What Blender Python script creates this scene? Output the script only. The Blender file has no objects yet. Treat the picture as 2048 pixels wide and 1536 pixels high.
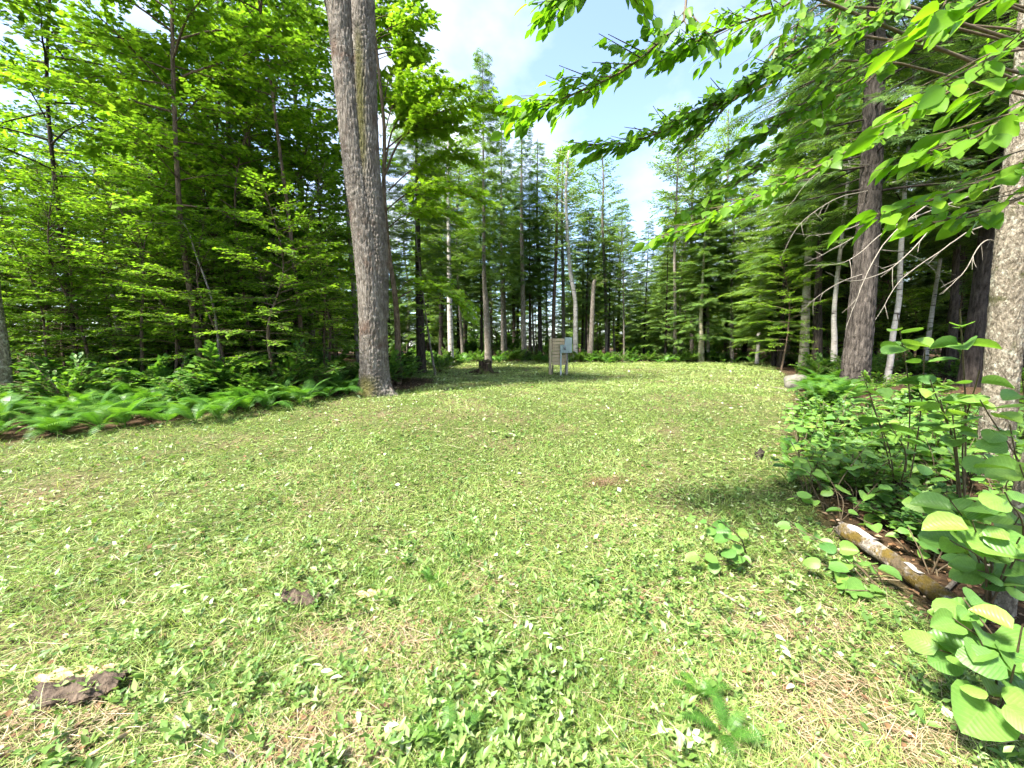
import bpy, math, random
import numpy as np
from mathutils import Vector, Matrix, Euler

SC = bpy.context.scene
COL = SC.collection
rad = math.radians

# ------------------------------------------------------------------ camera
CAM_H = 1.6
F_PX = 790.0            # focal length in pixels of the 2048 wide photograph
PITCH = rad(5.6)
cam_d = bpy.data.cameras.new('camera')
cam_d.sensor_width = 36.0
cam_d.lens = 36.0 * F_PX / 2048.0
cam_d.clip_start = 0.05
cam_d.clip_end = 2000.0
cam = bpy.data.objects.new('camera', cam_d)
COL.objects.link(cam)
cam.location = (0, 0, CAM_H)
cam.rotation_euler = (math.pi / 2 - PITCH, 0, 0)
SC.camera = cam

# ------------------------------------------------------------------ sky, sun, exposure
SUN_TO = Vector((-0.53, -0.36, 1.0)).normalized()          # direction towards the sun
SUN_EL = math.asin(SUN_TO.z)
SUN_AZ = math.atan2(SUN_TO.x, SUN_TO.y)                     # clockwise from +Y
world = bpy.data.worlds.new('World')
SC.world = world
world.use_nodes = True
wn, wl = world.node_tree.nodes, world.node_tree.links
wn.clear()
w_out = wn.new('ShaderNodeOutputWorld')
w_bg = wn.new('ShaderNodeBackground')
w_sky = wn.new('ShaderNodeTexSky')
w_sky.sky_type = 'NISHITA'
w_sky.sun_disc = False
w_sky.sun_elevation = SUN_EL
w_sky.sun_rotation = SUN_AZ
w_sky.air_density = 0.8
w_sky.dust_density = 0.6
w_sky.ozone_density = 1.0
w_tc = wn.new('ShaderNodeTexCoord')
w_map = wn.new('ShaderNodeMapping'); w_map.inputs['Scale'].default_value = (1, 1, 1.6); w_map.inputs['Location'].default_value = (3.1, 2.2, 0.4)
w_no = wn.new('ShaderNodeTexNoise')
w_no.inputs['Scale'].default_value = 2.3
w_no.inputs['Detail'].default_value = 7.0
w_no.inputs['Roughness'].default_value = 0.52
w_ra = wn.new('ShaderNodeValToRGB')
w_ra.color_ramp.elements[0].position = 0.42
w_ra.color_ramp.elements[0].color = (0.06, 0.06, 0.06, 1)
w_ra.color_ramp.elements[1].position = 0.70
w_ra.color_ramp.elements[1].color = (1, 1, 1, 1)
w_mix = wn.new('ShaderNodeMix'); w_mix.data_type = 'RGBA'
w_mix.inputs['B'].default_value = (2.7, 2.75, 2.9, 1)        # thin hazy cloud
wl.new(w_tc.outputs['Generated'], w_map.inputs['Vector'])
wl.new(w_map.outputs['Vector'], w_no.inputs['Vector'])
wl.new(w_no.outputs['Fac'], w_ra.inputs['Fac'])
wl.new(w_ra.outputs['Color'], w_mix.inputs['Factor'])
wl.new(w_sky.outputs['Color'], w_mix.inputs['A'])
wl.new(w_mix.outputs['Result'], w_bg.inputs['Color'])
w_bg.inputs['Strength'].default_value = 0.115
wl.new(w_bg.outputs['Background'], w_out.inputs['Surface'])

sun_d = bpy.data.lights.new('sun', 'SUN')
sun_d.energy = 4.2
sun_d.angle = rad(9.0)
sun_d.color = (1.0, 0.955, 0.87)
sun = bpy.data.objects.new('sun', sun_d)
COL.objects.link(sun)
sun.rotation_euler = SUN_TO.to_track_quat('Z', 'Y').to_euler()
sun.location = (-10, -10, 30)

SC.view_settings.view_transform = 'Standard'
SC.view_settings.look = 'None'
SC.view_settings.exposure = 2.38
SC.view_settings.gamma = 1.0
SC.view_settings.use_curve_mapping = False
SC.cycles.max_bounces = 10
SC.cycles.diffuse_bounces = 5
SC.cycles.glossy_bounces = 2
SC.cycles.transmission_bounces = 8
SC.cycles.use_adaptive_sampling = True
SC.cycles.adaptive_threshold = 0.03
SC.cycles.adaptive_min_samples = 16
SC.cycles.transparent_max_bounces = 8

# ------------------------------------------------------------------ helpers: pixels and ground
CP, SP = math.cos(PITCH), math.sin(PITCH)


def sstep(a, b, x):
    t = np.clip((np.asarray(x, float) - a) / (b - a), 0, 1)
    return t * t * (3 - 2 * t)


def gz(x, y):
    x = np.asarray(x, float); y = np.asarray(y, float)
    z = 0.48 * sstep(2.6, 9.5, y)
    z = z + 0.028 * np.sin(x * 1.1 + 0.4 * y) * np.sin(y * 0.9 - 0.5 * x + 1.0)
    z = z + 0.05 * np.sin(x * 0.31 + 2.0) * np.sin(y * 0.27)
    z = z + 0.018 * np.sin(x * 3.7 + 1.3 * y) * np.sin(y * 3.1 - x)
    return z


def ray(px, py):
    a = (px - 1024.0) / F_PX
    b = (768.0 - py) / F_PX
    return np.array([a, CP + b * SP, -SP + b * CP])


def at(px, py, depth):
    """the world point seen at a pixel, at distance depth along +Y"""
    d = ray(px, py)
    return np.array([0, 0, CAM_H]) + d * (depth / d[1])


def ground_at(px, py):
    d = ray(px, py)
    t = 8.0
    for _ in range(40):
        p = d * t
        g = float(gz(p[0], p[1]))
        tn = (CAM_H - g) / max(-d[2], 1e-3)
        t = 0.5 * t + 0.5 * tn
    p = d * t
    return np.array([p[0], p[1], float(gz(p[0], p[1]))])


# ------------------------------------------------------------------ helpers: meshes
class MB:
    def __init__(s):
        s.parts = []

    def add(s, V, F, tint=0.5, mat=0):
        V = np.asarray(V, float).reshape(-1, 3)
        F = np.asarray(F, np.int64)
        if len(V) == 0 or len(F) == 0:
            return s
        t = np.broadcast_to(np.asarray(tint, float), (len(V),)).copy()
        s.parts.append((V, F, t, mat))
        return s

    def mesh(s, name, mats, smooth=False):
        me = bpy.data.meshes.new(name)
        off = 0; Vs = []; Ts = []; loops = []; sizes = []; mi = []
        for V, F, t, m in s.parts:
            Vs.append(V); Ts.append(t)
            loops.append((F + off).ravel())
            sizes.append(np.full(len(F), F.shape[1])); mi.append(np.full(len(F), m))
            off += len(V)
        if off:
            V = np.concatenate(Vs); L = np.concatenate(loops); S = np.concatenate(sizes)
            me.vertices.add(len(V)); me.vertices.foreach_set('co', V.astype(np.float32).ravel())
            me.loops.add(len(L)); me.loops.foreach_set('vertex_index', L.astype(np.int32))
            me.polygons.add(len(S))
            st = np.concatenate([[0], np.cumsum(S)[:-1]])
            me.polygons.foreach_set('loop_start', st.astype(np.int32))
            me.polygons.foreach_set('loop_total', S.astype(np.int32))
            me.polygons.foreach_set('material_index', np.concatenate(mi).astype(np.int32))
            if smooth:
                me.polygons.foreach_set('use_smooth', np.ones(len(S), bool))
            at_ = me.attributes.new('tint', 'FLOAT', 'POINT')
            at_.data.foreach_set('value', np.concatenate(Ts).astype(np.float32))
        for m in (mats if isinstance(mats, (list, tuple)) else [mats]):
            me.materials.append(m)
        me.update(calc_edges=True)
        me.validate()
        return me


def obj(name, me, parent=None, loc=(0, 0, 0), rot=(0, 0, 0), scale=1.0):
    o = bpy.data.objects.new(name, me)
    COL.objects.link(o)
    o.location = loc; o.rotation_euler = rot
    o.scale = (scale,) * 3 if np.isscalar(scale) else scale
    if parent is not None:
        o.parent = parent
    return o


def tag(o, label=None, cat=None, group=None, kind=None):
    if label: o['label'] = label
    if cat: o['category'] = cat
    if group: o['group'] = group
    if kind: o['kind'] = kind
    return o


def thing(name, label, cat, loc, group=None, rz=0.0, scale=1.0):
    o = obj(name, None, None, loc, (0, 0, rz), scale)
    o.empty_display_size = 0.2
    return tag(o, label, cat, group)


def nrm(v):
    return v / np.maximum(np.linalg.norm(v, axis=-1, keepdims=True), 1e-9)


def frames(d, n):
    """rotation matrices with columns x, y=d, z~n"""
    y = nrm(d)
    x = nrm(np.cross(y, n))
    z = np.cross(x, y)
    return np.stack([x, y, z], axis=-1)


def scatter(TV, TF, pos, R, sc):
    """instance a template"""
    n = len(pos); k = len(TV)
    sc = np.asarray(sc, float)
    if sc.ndim == 1: sc = np.repeat(sc[:, None], 3, 1)
    loc = TV[None, :, :] * sc[:, None, :]
    V = np.einsum('nij,nkj->nki', R, loc) + pos[:, None, :]
    Fo = (TF[None, :, :] + (np.arange(n) * k)[:, None, None]).reshape(-1, TF.shape[1])
    return V.reshape(-1, 3), Fo


def tube(P, r, seg=8, cap=True, wob=0.0, rng=None, ang0=0.0):
    P = np.asarray(P, float); r = np.broadcast_to(np.asarray(r, float), (len(P),))
    T = nrm(np.gradient(P, axis=0))
    ref = np.array([0.0, 1.0, 0.05]) if abs(T[0, 2]) > 0.6 else np.array([0.0, 0.0, 1.0])
    X = nrm(np.cross(T, ref)); Y = np.cross(T, X)
    a = np.linspace(0, 2 * np.pi, seg, endpoint=False) + ang0
    rr = r[:, None] * np.ones((1, seg))
    if wob and rng is not None:
        w = np.zeros_like(rr)
        s = np.arange(len(P))[:, None] / max(len(P), 1)
        for _ in range(5):
            k = rng.integers(1, 5); ph = rng.uniform(0, 6.28); f = rng.uniform(2, 14)
            w += np.sin(k * a[None, :] + ph + f * s) / 3
        rr = rr * (1 + wob * w)
    V = P[:, None, :] + rr[..., None] * (np.cos(a)[None, :, None] * X[:, None, :] + np.sin(a)[None, :, None] * Y[:, None, :])
    V = V.reshape(-1, 3)
    i = np.arange(len(P) - 1)[:, None] * seg; j = np.arange(seg)[None, :]; j2 = (j + 1) % seg
    F = np.stack([i + j, i + j2, i + seg + j2, i + seg + j], -1).reshape(-1, 4)
    return V, F


def bark_relief(rng, L, circ, cu, cv, nu, nv, warp=.25):
    """cellular ridges on a stem: nv rings, nu points around; cells about cu x cv metres; 0 in the cracks, 1 on the plates"""
    gu = max(4, int(round(circ / cu))); gv = max(4, int(round(L / cv)))
    jx = rng.uniform(.12, .88, (gu, gv)); jy = rng.uniform(.08, .92, (gu, gv)); hh = rng.uniform(.65, 1.0, (gu, gv))
    U, W = np.meshgrid(np.arange(nu) / nu * gu, np.linspace(0, gv - 1e-3, nv))
    U = U + warp * np.sin(W * 1.3 + 2.1 * np.sin(U * 2 * np.pi / gu)) + .25 * np.sin(W * .37)
    iu = np.floor(U).astype(int); iv = np.floor(W).astype(int)
    f1 = np.full(U.shape, 9.0); f2 = np.full(U.shape, 9.0); h1 = np.zeros(U.shape)
    for a in (-1, 0, 1):
        for b in (-1, 0, 1):
            cu_, cv_ = (iu + a) % gu, (iv + b) % gv
            dd = np.hypot(iu + a + jx[cu_, cv_] - U, iv + b + jy[cu_, cv_] - W)
            nearer = dd < f1
            f2 = np.where(nearer, f1, np.minimum(f2, dd)); h1 = np.where(nearer, hh[cu_, cv_], h1); f1 = np.where(nearer, dd, f1)
    e = np.clip((f2 - f1) / .34, 0, 1)
    return (e * e * (3 - 2 * e) * h1).ravel()


def spline(pts, n):
    """smooth resample of a polyline (Catmull-Rom)"""
    P = np.asarray(pts, float)
    if len(P) == 2:
        t = np.linspace(0, 1, n)[:, None]
        return P[0] * (1 - t) + P[1] * t
    Q = np.vstack([2 * P[0] - P[1], P, 2 * P[-1] - P[-2]])
    u = np.linspace(0, len(P) - 1 - 1e-6, n)
    k = u.astype(int); t = (u - k)[:, None]
    p0, p1, p2, p3 = Q[k], Q[k + 1], Q[k + 2], Q[k + 3]
    return 0.5 * ((2 * p1) + (-p0 + p2) * t + (2 * p0 - 5 * p1 + 4 * p2 - p3) * t ** 2 + (-p0 + 3 * p1 - 3 * p2 + p3) * t ** 3)


def box_mesh(name, sx, sy, sz, mat, bev=0.0, z0=0.0):
    import bmesh
    bm = bmesh.new()
    bmesh.ops.create_cube(bm, size=1.0)
    bmesh.ops.scale(bm, vec=(sx, sy, sz), verts=bm.verts)
    bmesh.ops.translate(bm, vec=(0, 0, z0 + sz / 2), verts=bm.verts)
    if bev:
        bmesh.ops.bevel(bm, geom=list(bm.edges), offset=bev, segments=2, affect='EDGES', profile=0.5)
    me = bpy.data.meshes.new(name)
    bm.to_mesh(me); bm.free()
    me.materials.append(mat)
    return me


# ------------------------------------------------------------------ materials
class NT:
    def __init__(s, name):
        s.m = bpy.data.materials.new(name); s.m.use_nodes = True
        s.n = s.m.node_tree.nodes; s.l = s.m.node_tree.links
        s.n.clear()
        s.out = s.n.new('ShaderNodeOutputMaterial')

    def add(s, typ, **kw):
        nd = s.n.new(typ)
        for k, v in kw.items():
            if k.startswith('_'):
                setattr(nd, k[1:], v)
            else:
                nd.inputs[k.replace('__', ' ')].default_value = v
        return nd

    def link(s, a, ao, b, bi):
        s.l.new(a.outputs[ao], b.inputs[bi])

    def ramp(s, src, so, stops, interp='LINEAR'):
        r = s.n.new('ShaderNodeValToRGB')
        cr = r.color_ramp; cr.interpolation = interp
        while len(cr.elements) > 1: cr.elements.remove(cr.elements[-1])
        cr.elements[0].position = stops[0][0]; cr.elements[0].color = (*stops[0][1], 1)
        for p, c in stops[1:]:
            e = cr.elements.new(p); e.color = (*c, 1)
        s.l.new(src.outputs[so], r.inputs['Fac'])
        return r


def leaf_mat(name, stops, trans=0.45, tcol=(1.25, 1.3, 0.5), rough=0.45, spec=0.35, hue_var=0.25, veins=False):
    """thin leaf: reflects, and passes a yellower light through"""
    t = NT(name)
    a = t.add('ShaderNodeAttribute', _attribute_name='tint')
    oi = t.add('ShaderNodeObjectInfo')
    m = t.add('ShaderNodeMath', _operation='MULTIPLY_ADD')
    t.link(oi, 'Random', m, 0); m.inputs[1].default_value = hue_var
    sub = t.add('ShaderNodeMath', _operation='SUBTRACT'); sub.inputs[1].default_value = hue_var / 2
    t.link(a, 'Fac', sub, 0); t.link(sub, 0, m, 2)
    r = t.ramp(m, 0, stops)
    col = r; cs = 'Color'
    bs = t.add('ShaderNodeBsdfPrincipled', Roughness=rough)
    bs.inputs['Specular IOR Level'].default_value = spec
    if veins:
        tc = t.add('ShaderNodeTexCoord')
        sx = t.add('ShaderNodeSeparateXYZ'); t.link(tc, 'Object', sx, 0)
        ab = t.add('ShaderNodeMath', _operation='ABSOLUTE'); t.link(sx, 'X', ab, 0)
        m1 = t.add('ShaderNodeMath', _operation='MULTIPLY_ADD'); t.link(ab, 0, m1, 0); m1.inputs[1].default_value = -0.75; t.link(sx, 'Y', m1, 2)
        m2 = t.add('ShaderNodeMath', _operation='MULTIPLY'); t.link(m1, 0, m2, 0); m2.inputs[1].default_value = 60.0
        sn = t.add('ShaderNodeMath', _operation='SINE'); t.link(m2, 0, sn, 0)
        pw = t.add('ShaderNodeMath', _operation='GREATER_THAN'); t.link(sn, 0, pw, 0); pw.inputs[1].default_value = 0.86
        mid = t.add('ShaderNodeMath', _operation='LESS_THAN'); t.link(ab, 0, mid, 0); mid.inputs[1].default_value = 0.012
        mx = t.add('ShaderNodeMath', _operation='MAXIMUM'); t.link(pw, 0, mx, 0); t.link(mid, 0, mx, 1)
        fac = t.add('ShaderNodeMath', _operation='MULTIPLY'); t.link(mx, 0, fac, 0); fac.inputs[1].default_value = 0.16
        mixc = t.add('ShaderNodeMix', _data_type='RGBA'); t.link(fac, 0, mixc, 'Factor'); t.link(r, 'Color', mixc, 'A')
        mixc.inputs['B'].default_value = (0.30, 0.42, 0.14, 1)
        no = t.add('ShaderNodeTexNoise', Scale=9.0, Detail=3.0); t.link(tc, 'Object', no, 'Vector')
        mm = t.add('ShaderNodeMix', _data_type='RGBA', _blend_type='MULTIPLY'); mm.inputs['Factor'].default_value = 0.35
        rr = t.ramp(no, 'Fac', [(0.3, (0.55, 0.6, 0.5)), (0.7, (1.2, 1.15, 1.1))])
        t.link(mixc, 'Result', mm, 'A'); t.link(rr, 'Color', mm, 'B')
        col, cs = mm, 'Result'
        bp = t.add('ShaderNodeBump', Strength=0.12, Distance=0.02)
        t.link(sn, 0, bp, 'Height'); t.link(bp, 'Normal', bs, 'Normal')
    t.link(col, cs, bs, 'Base Color')
    tr = t.add('ShaderNodeBsdfTranslucent')
    mt = t.add('ShaderNodeMix', _data_type='RGBA', _blend_type='MULTIPLY')
    mt.inputs['Factor'].default_value = 1.0
    t.link(col, cs, mt, 'A'); mt.inputs['B'].default_value = (*tcol, 1)
    t.link(mt, 'Result', tr, 'Color')
    mix = t.add('ShaderNodeMixShader'); mix.inputs[0].default_value = trans
    t.link(bs, 0, mix, 1); t.link(tr, 0, mix, 2); t.link(mix, 0, t.out, 'Surface')
    return t.m


def bark_mat(name, dark, light, scale=30.0, stretch=0.35, mode='flake', moss=None, moss_lo=0.55, lichen=None,
             patch=None, bump=0.6, rough=0.9):
    t = NT(name)
    tc = t.add('ShaderNodeTexCoord')
    mp = t.add('ShaderNodeMapping'); mp.inputs['Scale'].default_value = (1, 1, stretch)
    t.link(tc, 'Object', mp, 'Vector')
    wn_ = t.add('ShaderNodeTexNoise', Scale=scale * 0.35, Detail=3.0); t.link(mp, 'Vector', wn_, 'Vector')
    wm = t.add('ShaderNodeMix', _data_type='RGBA'); wm.inputs['Factor'].default_value = 0.06 if mode != 'ring' else 0.02
    t.link(mp, 'Vector', wm, 'A'); t.link(wn_, 'Color', wm, 'B')
    if mode == 'flake':
        vo = t.add('ShaderNodeTexVoronoi', _feature='DISTANCE_TO_EDGE', Scale=scale); t.link(wm, 'Result', vo, 'Vector')
        h = t.ramp(vo, 'Distance', [(0.0, (0, 0, 0)), (0.10, (0.45, 0.45, 0.45)), (0.32, (1, 1, 1))]); ho = 'Color'
    elif mode == 'furrow':
        no = t.add('ShaderNodeTexNoise', Scale=scale, Detail=6.0, Roughness=0.65); t.link(wm, 'Result', no, 'Vector')
        h = t.ramp(no, 'Fac', [(0.36, (0, 0, 0)), (0.5, (0.5, 0.5, 0.5)), (0.62, (1, 1, 1))]); ho = 'Color'
    else:   # ring: birch, short dark dashes around the stem
        mp.inputs['Scale'].default_value = (0.25, 0.25, 1.6)
        no = t.add('ShaderNodeTexNoise', Scale=scale, Detail=4.0, Roughness=0.6); t.link(wm, 'Result', no, 'Vector')
        h = t.ramp(no, 'Fac', [(0.34, (0, 0, 0)), (0.44, (0.9, 0.9, 0.9)), (0.7, (1, 1, 1))]); ho = 'Color'
    big = t.add('ShaderNodeTexNoise', Scale=2.2, Detail=5.0, Roughness=0.6); t.link(tc, 'Object', big, 'Vector')
    cm = t.add('ShaderNodeMix', _data_type='RGBA'); t.link(h, ho, cm, 'Factor')
    cm.inputs['A'].default_value = (*dark, 1); cm.inputs['B'].default_value = (*light, 1)
    tone = t.ramp(big, 'Fac', [(0.3, (0.6, 0.58, 0.56)), (0.7, (1.25, 1.22, 1.18))])
    mu = t.add('ShaderNodeMix', _data_type='RGBA', _blend_type='MULTIPLY'); mu.inputs['Factor'].default_value = 0.8
    t.link(cm, 'Result', mu, 'A'); t.link(tone, 'Color', mu, 'B')
    cur, co = mu, 'Result'
    fine = t.add('ShaderNodeTexNoise', Scale=scale * 2.5, Detail=5.0); t.link(tc, 'Object', fine, 'Vector')
    ft = t.ramp(fine, 'Fac', [(0.3, (0.7, 0.7, 0.7)), (0.7, (1.2, 1.2, 1.2))])
    mu2 = t.add('ShaderNodeMix', _data_type='RGBA', _blend_type='MULTIPLY'); mu2.inputs['Factor'].default_value = 0.7
    t.link(cur, co, mu2, 'A'); t.link(ft, 'Color', mu2, 'B'); cur = mu2
    for spec_ in (('l', lichen), ('p', patch), ('m', moss)):
        if not spec_[1]: continue
        colr, sc_, lo, hi = spec_[1]
        nn = t.add('ShaderNodeTexNoise', Scale=sc_, Detail=6.0, Roughness=0.65)
        mo = t.add('ShaderNodeMapping'); mo.inputs['Location'].default_value = (3.1 * (ord(spec_[0]) - 100), 1.7, 0.4)
        t.link(tc, 'Object', mo, 'Vector'); t.link(mo, 'Vector', nn, 'Vector')
        rp = t.ramp(nn, 'Fac', [(lo, (0, 0, 0)), (hi, (1, 1, 1))])
        mk = t.add('ShaderNodeMix', _data_type='RGBA'); t.link(rp, 'Color', mk, 'Factor')
        t.link(cur, 'Result', mk, 'A'); mk.inputs['B'].default_value = (*colr, 1)
        cur = mk
    # moss that grows on the parts of the stem marked by the vertex attribute
    ta = t.add('ShaderNodeAttribute', _attribute_name='tint')
    tn = t.add('ShaderNodeMath', _operation='MULTIPLY_ADD'); t.link(fine, 'Fac', tn, 0); tn.inputs[1].default_value = 0.5; t.link(ta, 'Fac', tn, 2)
    tr_ = t.ramp(tn, 0, [(0.72, (0, 0, 0)), (0.95, (1, 1, 1))])
    mk = t.add('ShaderNodeMix', _data_type='RGBA'); t.link(tr_, 'Color', mk, 'Factor')
    t.link(cur, 'Result', mk, 'A'); mk.inputs['B'].default_value = (0.085, 0.080, 0.022, 1)
    cur = mk
    bs = t.add('ShaderNodeBsdfPrincipled', Roughness=rough)
    bs.inputs['Specular IOR Level'].default_value = 0.15
    t.link(cur, 'Result', bs, 'Base Color')
    bp = t.add('ShaderNodeBump', Strength=bump, Distance=0.02)
    ad = t.add('ShaderNodeMath', _operation='MULTIPLY_ADD'); t.link(fine, 'Fac', ad, 0); ad.inputs[1].default_value = 0.5; t.link(h, ho, ad, 2)
    t.link(ad, 0, bp, 'Height'); t.link(bp, 'Normal', bs, 'Normal')
    t.link(bs, 0, t.out, 'Surface')
    t.base = cur
    return t.m


def plain_mat(name, c1, c2, scale=8.0, rough=0.7, metal=0.0, stretch=(1, 1, 1), bump=0.2, spec=0.3):
    t = NT(name)
    tc = t.add('ShaderNodeTexCoord')
    mp = t.add('ShaderNodeMapping'); mp.inputs['Scale'].default_value = stretch
    t.link(tc, 'Object', mp, 'Vector')
    no = t.add('ShaderNodeTexNoise', Scale=scale, Detail=7.0, Roughness=0.65); t.link(mp, 'Vector', no, 'Vector')
    r = t.ramp(no, 'Fac', [(0.3, c1), (0.7, c2)])
    bs = t.add('ShaderNodeBsdfPrincipled', Roughness=rough, Metallic=metal)
    bs.inputs['Specular IOR Level'].default_value = spec
    t.link(r, 'Color', bs, 'Base Color')
    bp = t.add('ShaderNodeBump', Strength=bump, Distance=0.01); t.link(no, 'Fac', bp, 'Height'); t.link(bp, 'Normal', bs, 'Normal')
    t.link(bs, 0, t.out, 'Surface')
    return t.m


M = {}
M['maple'] = leaf_mat('maple_leaf', [(0.0, (0.070, 0.145, 0.016)), (0.5, (0.138, 0.268, 0.026)), (1.0, (0.250, 0.390, 0.036))], trans=0.60)
M['beech'] = leaf_mat('beech_leaf', [(0.0, (0.070, 0.160, 0.014)), (0.5, (0.130, 0.265, 0.018)), (0.97, (0.200, 0.340, 0.020)), (1.0, (0.42, 0.38, 0.02))], trans=0.55, tcol=(1.2, 1.35, 0.4), hue_var=0.5)
M['birchleaf'] = leaf_mat('birch_leaf', [(0.0, (0.080, 0.155, 0.032)), (0.5, (0.140, 0.245, 0.042)), (1.0, (0.220, 0.330, 0.055))], trans=0.45)
M['needle'] = leaf_mat('hemlock_needle', [(0.0, (0.034, 0.075, 0.024)), (0.55, (0.105, 0.190, 0.046)), (1.0, (0.210, 0.315, 0.060))], trans=0.38, rough=0.5)
M['hobble'] = leaf_mat('hobblebush_leaf', [(0.0, (0.060, 0.160, 0.036)), (0.5, (0.130, 0.260, 0.050)), (1.0, (0.240, 0.380, 0.065))], trans=0.40, rough=0.42, spec=0.4, hue_var=0.55, veins=True)
M['shrubleaf'] = leaf_mat('understory_leaf', [(0.0, (0.035, 0.105, 0.024)), (0.5, (0.100, 0.215, 0.036)), (1.0, (0.190, 0.320, 0.048))], trans=0.42, hue_var=0.4)
M['fern'] = leaf_mat('fern_frond', [(0.0, (0.040, 0.120, 0.016)), (0.5, (0.074, 0.185, 0.026)), (1.0, (0.165, 0.300, 0.036))], trans=0.45, hue_var=0.5)
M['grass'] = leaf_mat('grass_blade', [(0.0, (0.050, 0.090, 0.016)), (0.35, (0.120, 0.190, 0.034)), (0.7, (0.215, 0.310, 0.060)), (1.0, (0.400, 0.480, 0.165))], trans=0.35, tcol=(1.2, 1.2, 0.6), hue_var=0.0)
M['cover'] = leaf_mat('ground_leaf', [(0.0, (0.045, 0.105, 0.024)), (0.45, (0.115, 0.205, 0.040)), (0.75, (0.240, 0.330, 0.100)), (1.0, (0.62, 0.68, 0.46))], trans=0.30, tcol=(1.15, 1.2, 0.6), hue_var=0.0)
M['straw'] = leaf_mat('dry_straw', [(0.0, (0.13, 0.085, 0.045)), (0.5, (0.30, 0.215, 0.115)), (1.0, (0.52, 0.44, 0.30))], trans=0.15, tcol=(1, 1, 1), hue_var=0.0)
M['litter'] = leaf_mat('dead_leaf', [(0.0, (0.07, 0.035, 0.018)), (0.5, (0.19, 0.105, 0.052)), (1.0, (0.42, 0.33, 0.22))], trans=0.12, tcol=(1, 0.9, 0.8), hue_var=0.0)
M['bark_ash'] = bark_mat('bark_flaking_grey', (0.10, 0.082, 0.066), (0.285, 0.255, 0.218), scale=26, stretch=0.16, mode='furrow',
                         patch=((0.105, 0.060, 0.040), 1.3, 0.53, 0.68), lichen=((0.10, 0.085, 0.07), 2.6, 0.54, 0.66), bump=1.0)
M['bark_hemlock'] = bark_mat('bark_furrowed_brown', (0.030, 0.025, 0.021), (0.125, 0.107, 0.092), scale=20, stretch=0.16, mode='furrow', bump=0.9)
M['bark_pale'] = bark_mat('bark_pale_mottled', (0.10, 0.082, 0.058), (0.36, 0.315, 0.24), scale=40, stretch=0.45, mode='furrow',
                          lichen=((0.42, 0.40, 0.31), 14.0, 0.54, 0.62), moss=((0.085, 0.085, 0.035), 4.0, 0.56, 0.64), bump=0.9)
M['bark_birch'] = bark_mat('bark_white_birch', (0.050, 0.040, 0.035), (0.47, 0.44, 0.40), scale=9, mode='ring', bump=0.3,
                           patch=((0.30, 0.26, 0.22), 6.0, 0.55, 0.7), rough=0.7)
M['bark_ybirch'] = bark_mat('bark_yellow_birch', (0.10, 0.08, 0.055), (0.46, 0.42, 0.32), scale=8, mode='ring', bump=0.4,
                            moss=((0.11, 0.12, 0.045), 2.4, 0.5, 0.68))
M['bark_grey'] = bark_mat('bark_smooth_grey', (0.09, 0.075, 0.062), (0.27, 0.24, 0.20), scale=22, stretch=0.3, mode='furrow',
                          lichen=((0.38, 0.36, 0.30), 6.0, 0.6, 0.7), bump=0.5)
M['bark_brown'] = bark_mat('bark_brown', (0.055, 0.038, 0.026), (0.20, 0.145, 0.10), scale=24, stretch=0.25, mode='furrow', bump=0.6)
M['bark_dark'] = bark_mat('bark_dark', (0.018, 0.014, 0.011), (0.082, 0.066, 0.054), scale=22, stretch=0.2, mode='furrow', bump=0.7)
M['twig_pale'] = plain_mat('dead_twig_pale', (0.13, 0.11, 0.085), (0.28, 0.25, 0.20), scale=30, rough=0.85)
M['stem'] = plain_mat('shrub_stem', (0.055, 0.038, 0.022), (0.13, 0.095, 0.05), scale=40, rough=0.7)
M['greenstem'] = plain_mat('green_stem', (0.05, 0.09, 0.02), (0.12, 0.17, 0.04), scale=40, rough=0.6)
M['wood'] = plain_mat('weathered_plank', (0.30, 0.215, 0.115), (0.52, 0.41, 0.25), scale=9, rough=0.75, stretch=(1.2, 6, 9), bump=0.35)
M['wood_post'] = plain_mat('weathered_post', (0.27, 0.19, 0.10), (0.50, 0.40, 0.25), scale=9, rough=0.75, stretch=(7, 7, 0.9), bump=0.35)
M['wood_grey'] = plain_mat('grey_post', (0.20, 0.17, 0.13), (0.40, 0.36, 0.29), scale=9, rough=0.8, stretch=(7, 7, 0.9), bump=0.35)
M['steel'] = plain_mat('grey_painted_steel', (0.19, 0.245, 0.23), (0.27, 0.33, 0.31), scale=5, rough=0.42, bump=0.05, spec=0.5)
M['pvc'] = plain_mat('grey_conduit', (0.30, 0.36, 0.34), (0.42, 0.47, 0.45), scale=6, rough=0.5, bump=0.05)
M['pvc_white'] = plain_mat('white_conduit', (0.48, 0.48, 0.46), (0.62, 0.62, 0.60), scale=6, rough=0.5, bump=0.05)
M['glassgrey'] = plain_mat('meter_cover', (0.10, 0.11, 0.11), (0.24, 0.26, 0.26), scale=14, rough=0.15, bump=0.0, spec=0.7)
M['black'] = plain_mat('black_cable', (0.015, 0.015, 0.015), (0.03, 0.03, 0.03), scale=9, rough=0.5)
M['rock'] = plain_mat('granite_boulder', (0.065, 0.060, 0.046), (0.17, 0.158, 0.125), scale=6, rough=0.9, bump=0.5)
M['cutwood'] = plain_mat('broken_wood', (0.26, 0.16, 0.075), (0.52, 0.38, 0.22), scale=7, rough=0.85, stretch=(1, 9, 9), bump=0.5)
M['rotten'] = bark_mat('rotten_stump', (0.018, 0.013, 0.010), (0.12, 0.085, 0.055), scale=16, stretch=0.3, mode='furrow',
                       moss=((0.10, 0.125, 0.03), 4.0, 0.5, 0.62), bump=1.0)
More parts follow.
